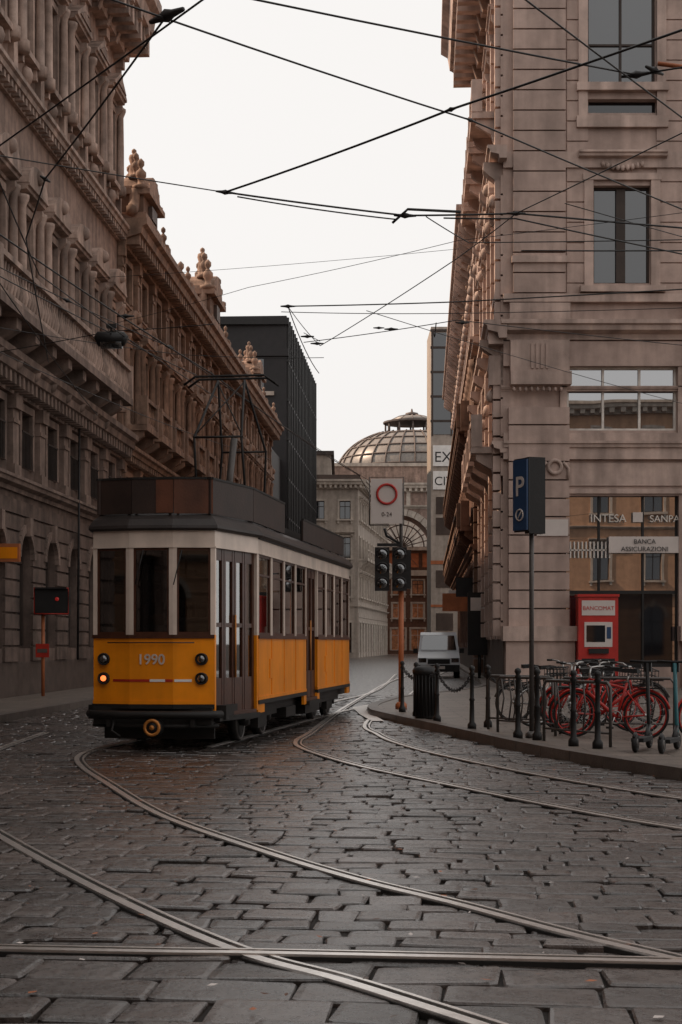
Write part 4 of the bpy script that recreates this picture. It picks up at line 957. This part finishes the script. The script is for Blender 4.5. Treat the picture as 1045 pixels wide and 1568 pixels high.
# ------------------------------------------------------------------ OVERHEAD WIRES
ow=Obj('overhead_tram_wires',(0,0,0)); w_=ow.p('wires'); ft=ow.p('fittings')
def wire(pts,r=.009,sag=.05,e0=0,e1=0):
    P=[Vector(p) for p in pts]
    if e0: P[0]=P[0]+(P[0]-P[1]).normalized()*e0
    if e1: P[-1]=P[-1]+(P[-1]-P[-2]).normalized()*e1
    out=[]
    for i in range(len(P)-1):
        L_=(P[i+1]-P[i]).length; n=8
        for j in range(n): t=j/n; out.append(P[i].lerp(P[i+1],t)-Vector((0,0,sag*L_/10*4*t*(1-t))))
    out.append(P[-1]); w_.tube(out,r,'wire',5)
def clamp(p,s=.05,d=(1,.2,0)):
    d=Vector(d).normalized()*s; P=Vector(p); ft.tube([P-d*2.2,P-d*.8,P,P+d*.8,P+d*2.2],[s*.2,s*.35,s*.6,s*.35,s*.2],'wire',6)
z=6.5
Hh=(-1.39,12.5,z)
wire([(-3.38,15.6,z),(-1.13,12.2,z)],.009,.03,6,4)
wire([Hh,(1.24,15.0,z),(3.9,17.9,z)],.009,.05,2,8)
wire([(-.467,12.2,z),(2.6,13.8,z)],.009,.05,4,0); wire([(2.6,13.8,z),(4.2,13.0,z)],.009,.02,0,6)
wire([(-1.285,17.4,z),(1.03,14.7,z),(2.77,12.7,z)],.012,.05,0,5)
wire([(-1.285,17.4,z),(.75,18.35,z),(2.04,18.26,z),(4.09,18.8,z)],.012,.04,0,8)
wire([(-1.15,17.4,z-.05),(.65,18.3,z-.06)],.009,.08)
wire([(-3.47,15.96,z),(-1.3,17.4,z)],.007,.06,6,0)
wire([(1.49,12.2,z),(3.23,14.8,z)],.008,.04,3,6)
wire([(-.35,26.4,z),(1.51,20.4,z),(2.04,18.26,z),(3.33,15.3,z)],.007,.03,0,6)
wire([(-.79,23.3,z),(1.7,23.0,z),(4.8,22.06,z)],.010,.03,0,8)
wire([(-.62,26.1,z),(1.8,24.3,z),(5.7,26.1,z)],.007,.05,0,6)
wire([(-3.5,24.5,z),(-1.3,22.06,z),(1.45,19.5,z),(4.1,18.0,z)],.004,.05,0,6)
wire([(-3.4,21.5,z),(1.5,19.9,z)],.003,.05)
wire([(-4.6,21.3,z),(-3.84,24.8,z),(-2.7,29.3,z)],.009,.05,5,0)
wire([(-3.68,16.9,z),(-4.1,21.3,z),(-3.2,27.3,z)],.009,.05,4,6)
wire([Hh,(-3.19,16.9,z),(-3.9,19.4,z),(-4.3,22,z)],.010,.04,0,6)
wire([(-5.2,18.0,z),(-4.0,22.9,z),(-2.9,26.5,z),(-1.2,36,z)],.008,.04,5,20)
wire([(-4.8,26,z),(-3.7,25.4,z+.05),(-2.0,24.6,z)],.008,.06,5,0)
wire([(-3.3,24,z),(-2.3,28,z-.2),(.5,44,z-.3),(3,75,z-.3)],.012,.05,6,20)
wire([(-5.4,24.5,z),(-2.8,27.2,z),(-.3,27.5,z)],.006,.1,3,0)
wire([(2.3,20.0,z),(4.3,19.9,z)],.010,.04,0,6); wire([(1.0,18.4,z),(1.6,19.6,z),(4.6,19.3,z)],.007,.04,0,6)
wire([(1.2,18.35,z-.03),(2.04,18.3,z-.05),(4.2,19.6,z-.1)],.010,.04,0,6); wire([(-.9,23.6,z-.02),(2,23.4,z-.08),(5,23.2,z)],.006,.06,0,6)
wire([(-.79,23.3,z),(-.35,26.4,z)],.006,.1); wire([(-.79,23.3,z),(-.4,28.5,z-.1)],.008,.2); wire([(-.6,25.3,z),(-.35,26.0,z)],.006,0)
wire([(-4.4,15.6,z+.2),(-4.55,24,z-.3)],.009,.1,3,6); wire([(-5.6,27,z),(-4.2,33,z)],.008,.1,4,10)
wire([(2.6,18.2,z+.1),(6,21,z+.1)],.006,.05,0,6); wire([(2.2,26,z),(6,31,z)],.006,.05,3,6)
for p,s,d in ((Hh,.09,(1,-.9,0)),((-1.285,17.4,z),.05,(1,.4,0)),((.75,18.35,z),.06,(1,.1,0)),((1.03,14.7,z),.04,(1,-1,0)),((2.6,13.8,z),.06,(1,-.4,0)),((2.75,13.75,z+.02),.06,(1,1,0)),((-.79,23.3,z),.05,(1,0,0)),((.8,25,z),.05,(1,0,0)),((.6,24.9,z),.04,(1,0,0)),((-.4,26.2,z),.05,(1,0,0)),((-.55,25.6,z),.05,(1,0,0)),((2.04,18.26,z),.05,(1,0,0)),((1.9,24.5,z),.05,(1,0,0)),((1.24,15.0,z),.035,(1,1,0)),((-3.19,16.9,z),.05,(.3,1,0)),((-4.0,22.9,z),.06,(.3,1,0)),((-2.9,26.5,z),.06,(.5,1,0)),((-3.3,24,z),.06,(1,0,0))): clamp(p,s,d)
ft.tube([(.6,18.3,z-.1),(.78,18.3,z+.06),(1.4,18.3,z+.03)],.016,'wire',6); ft.tube([(2.78,13.75,z+.08),(3.3,13.6,z-.05)],.02,'rust',6)
ow.done()
B=Obj('hanging_street_lamp',(-3.72,25.4,6.4)); p=B.p('housing')
p.tube([(-.26,0,.0),(-.22,0,.02),(.2,0,.02),(.25,0,0)],[.06,.12,.12,.07],'bmetal',14); p.tube([(-.17,0,-.04),(.17,0,-.04)],.10,'lens',12); p.cyl((0,0,.1),(0,0,.26),.02,'bmetal',6); p.box(ID,-.08,.08,-.05,.05,.2,.26,'bmetal'); B.done()

# ------------------------------------------------------------------ WORLD, SUN, CAMERA
w=bpy.data.worlds.new('World'); sc.world=w; w.use_nodes=True; nt=w.node_tree; N=nt.nodes; L=nt.links; N.clear()
out=N.new('ShaderNodeOutputWorld'); bg=N.new('ShaderNodeBackground'); L.new(bg.outputs[0],out.inputs[0])
sky=N.new('ShaderNodeTexSky'); sky.sky_type='NISHITA'; sky.sun_disc=False
sd=Vector((-.80,.26,.80)).normalized()
sky.sun_elevation=math.asin(sd.z); sky.sun_rotation=math.atan2(sd.x,sd.y); sky.dust_density=6; sky.air_density=1
hs=N.new('ShaderNodeHueSaturation'); hs.inputs['Saturation'].default_value=.08; L.new(sky.outputs[0],hs.inputs['Color'])
mx=N.new('ShaderNodeMix'); mx.data_type='RGBA'; mx.inputs[0].default_value=.82
L.new(hs.outputs[0],mx.inputs[6]); mx.inputs[7].default_value=(10.7,10.4,10.15,1); L.new(mx.outputs[2],bg.inputs[0]); bg.inputs[1].default_value=.10
s=bpy.data.lights.new('sun','SUN'); s.energy=5.0; s.angle=R(.6); s.color=(1,.72,.50); so=bpy.data.objects.new('sun',s); sc.collection.objects.link(so)
so.rotation_euler=(-sd).to_track_quat('-Z','Y').to_euler(); so.location=(-20,20,40)
cam=bpy.data.cameras.new('camera'); co=bpy.data.objects.new('camera',cam); sc.collection.objects.link(co)
co.location=(0,0,1.5); co.rotation_euler=(R(90),0,0); cam.sensor_fit='VERTICAL'; cam.sensor_height=36; cam.lens=55.1; cam.shift_y=200/1568; cam.clip_end=3000
sc.camera=co
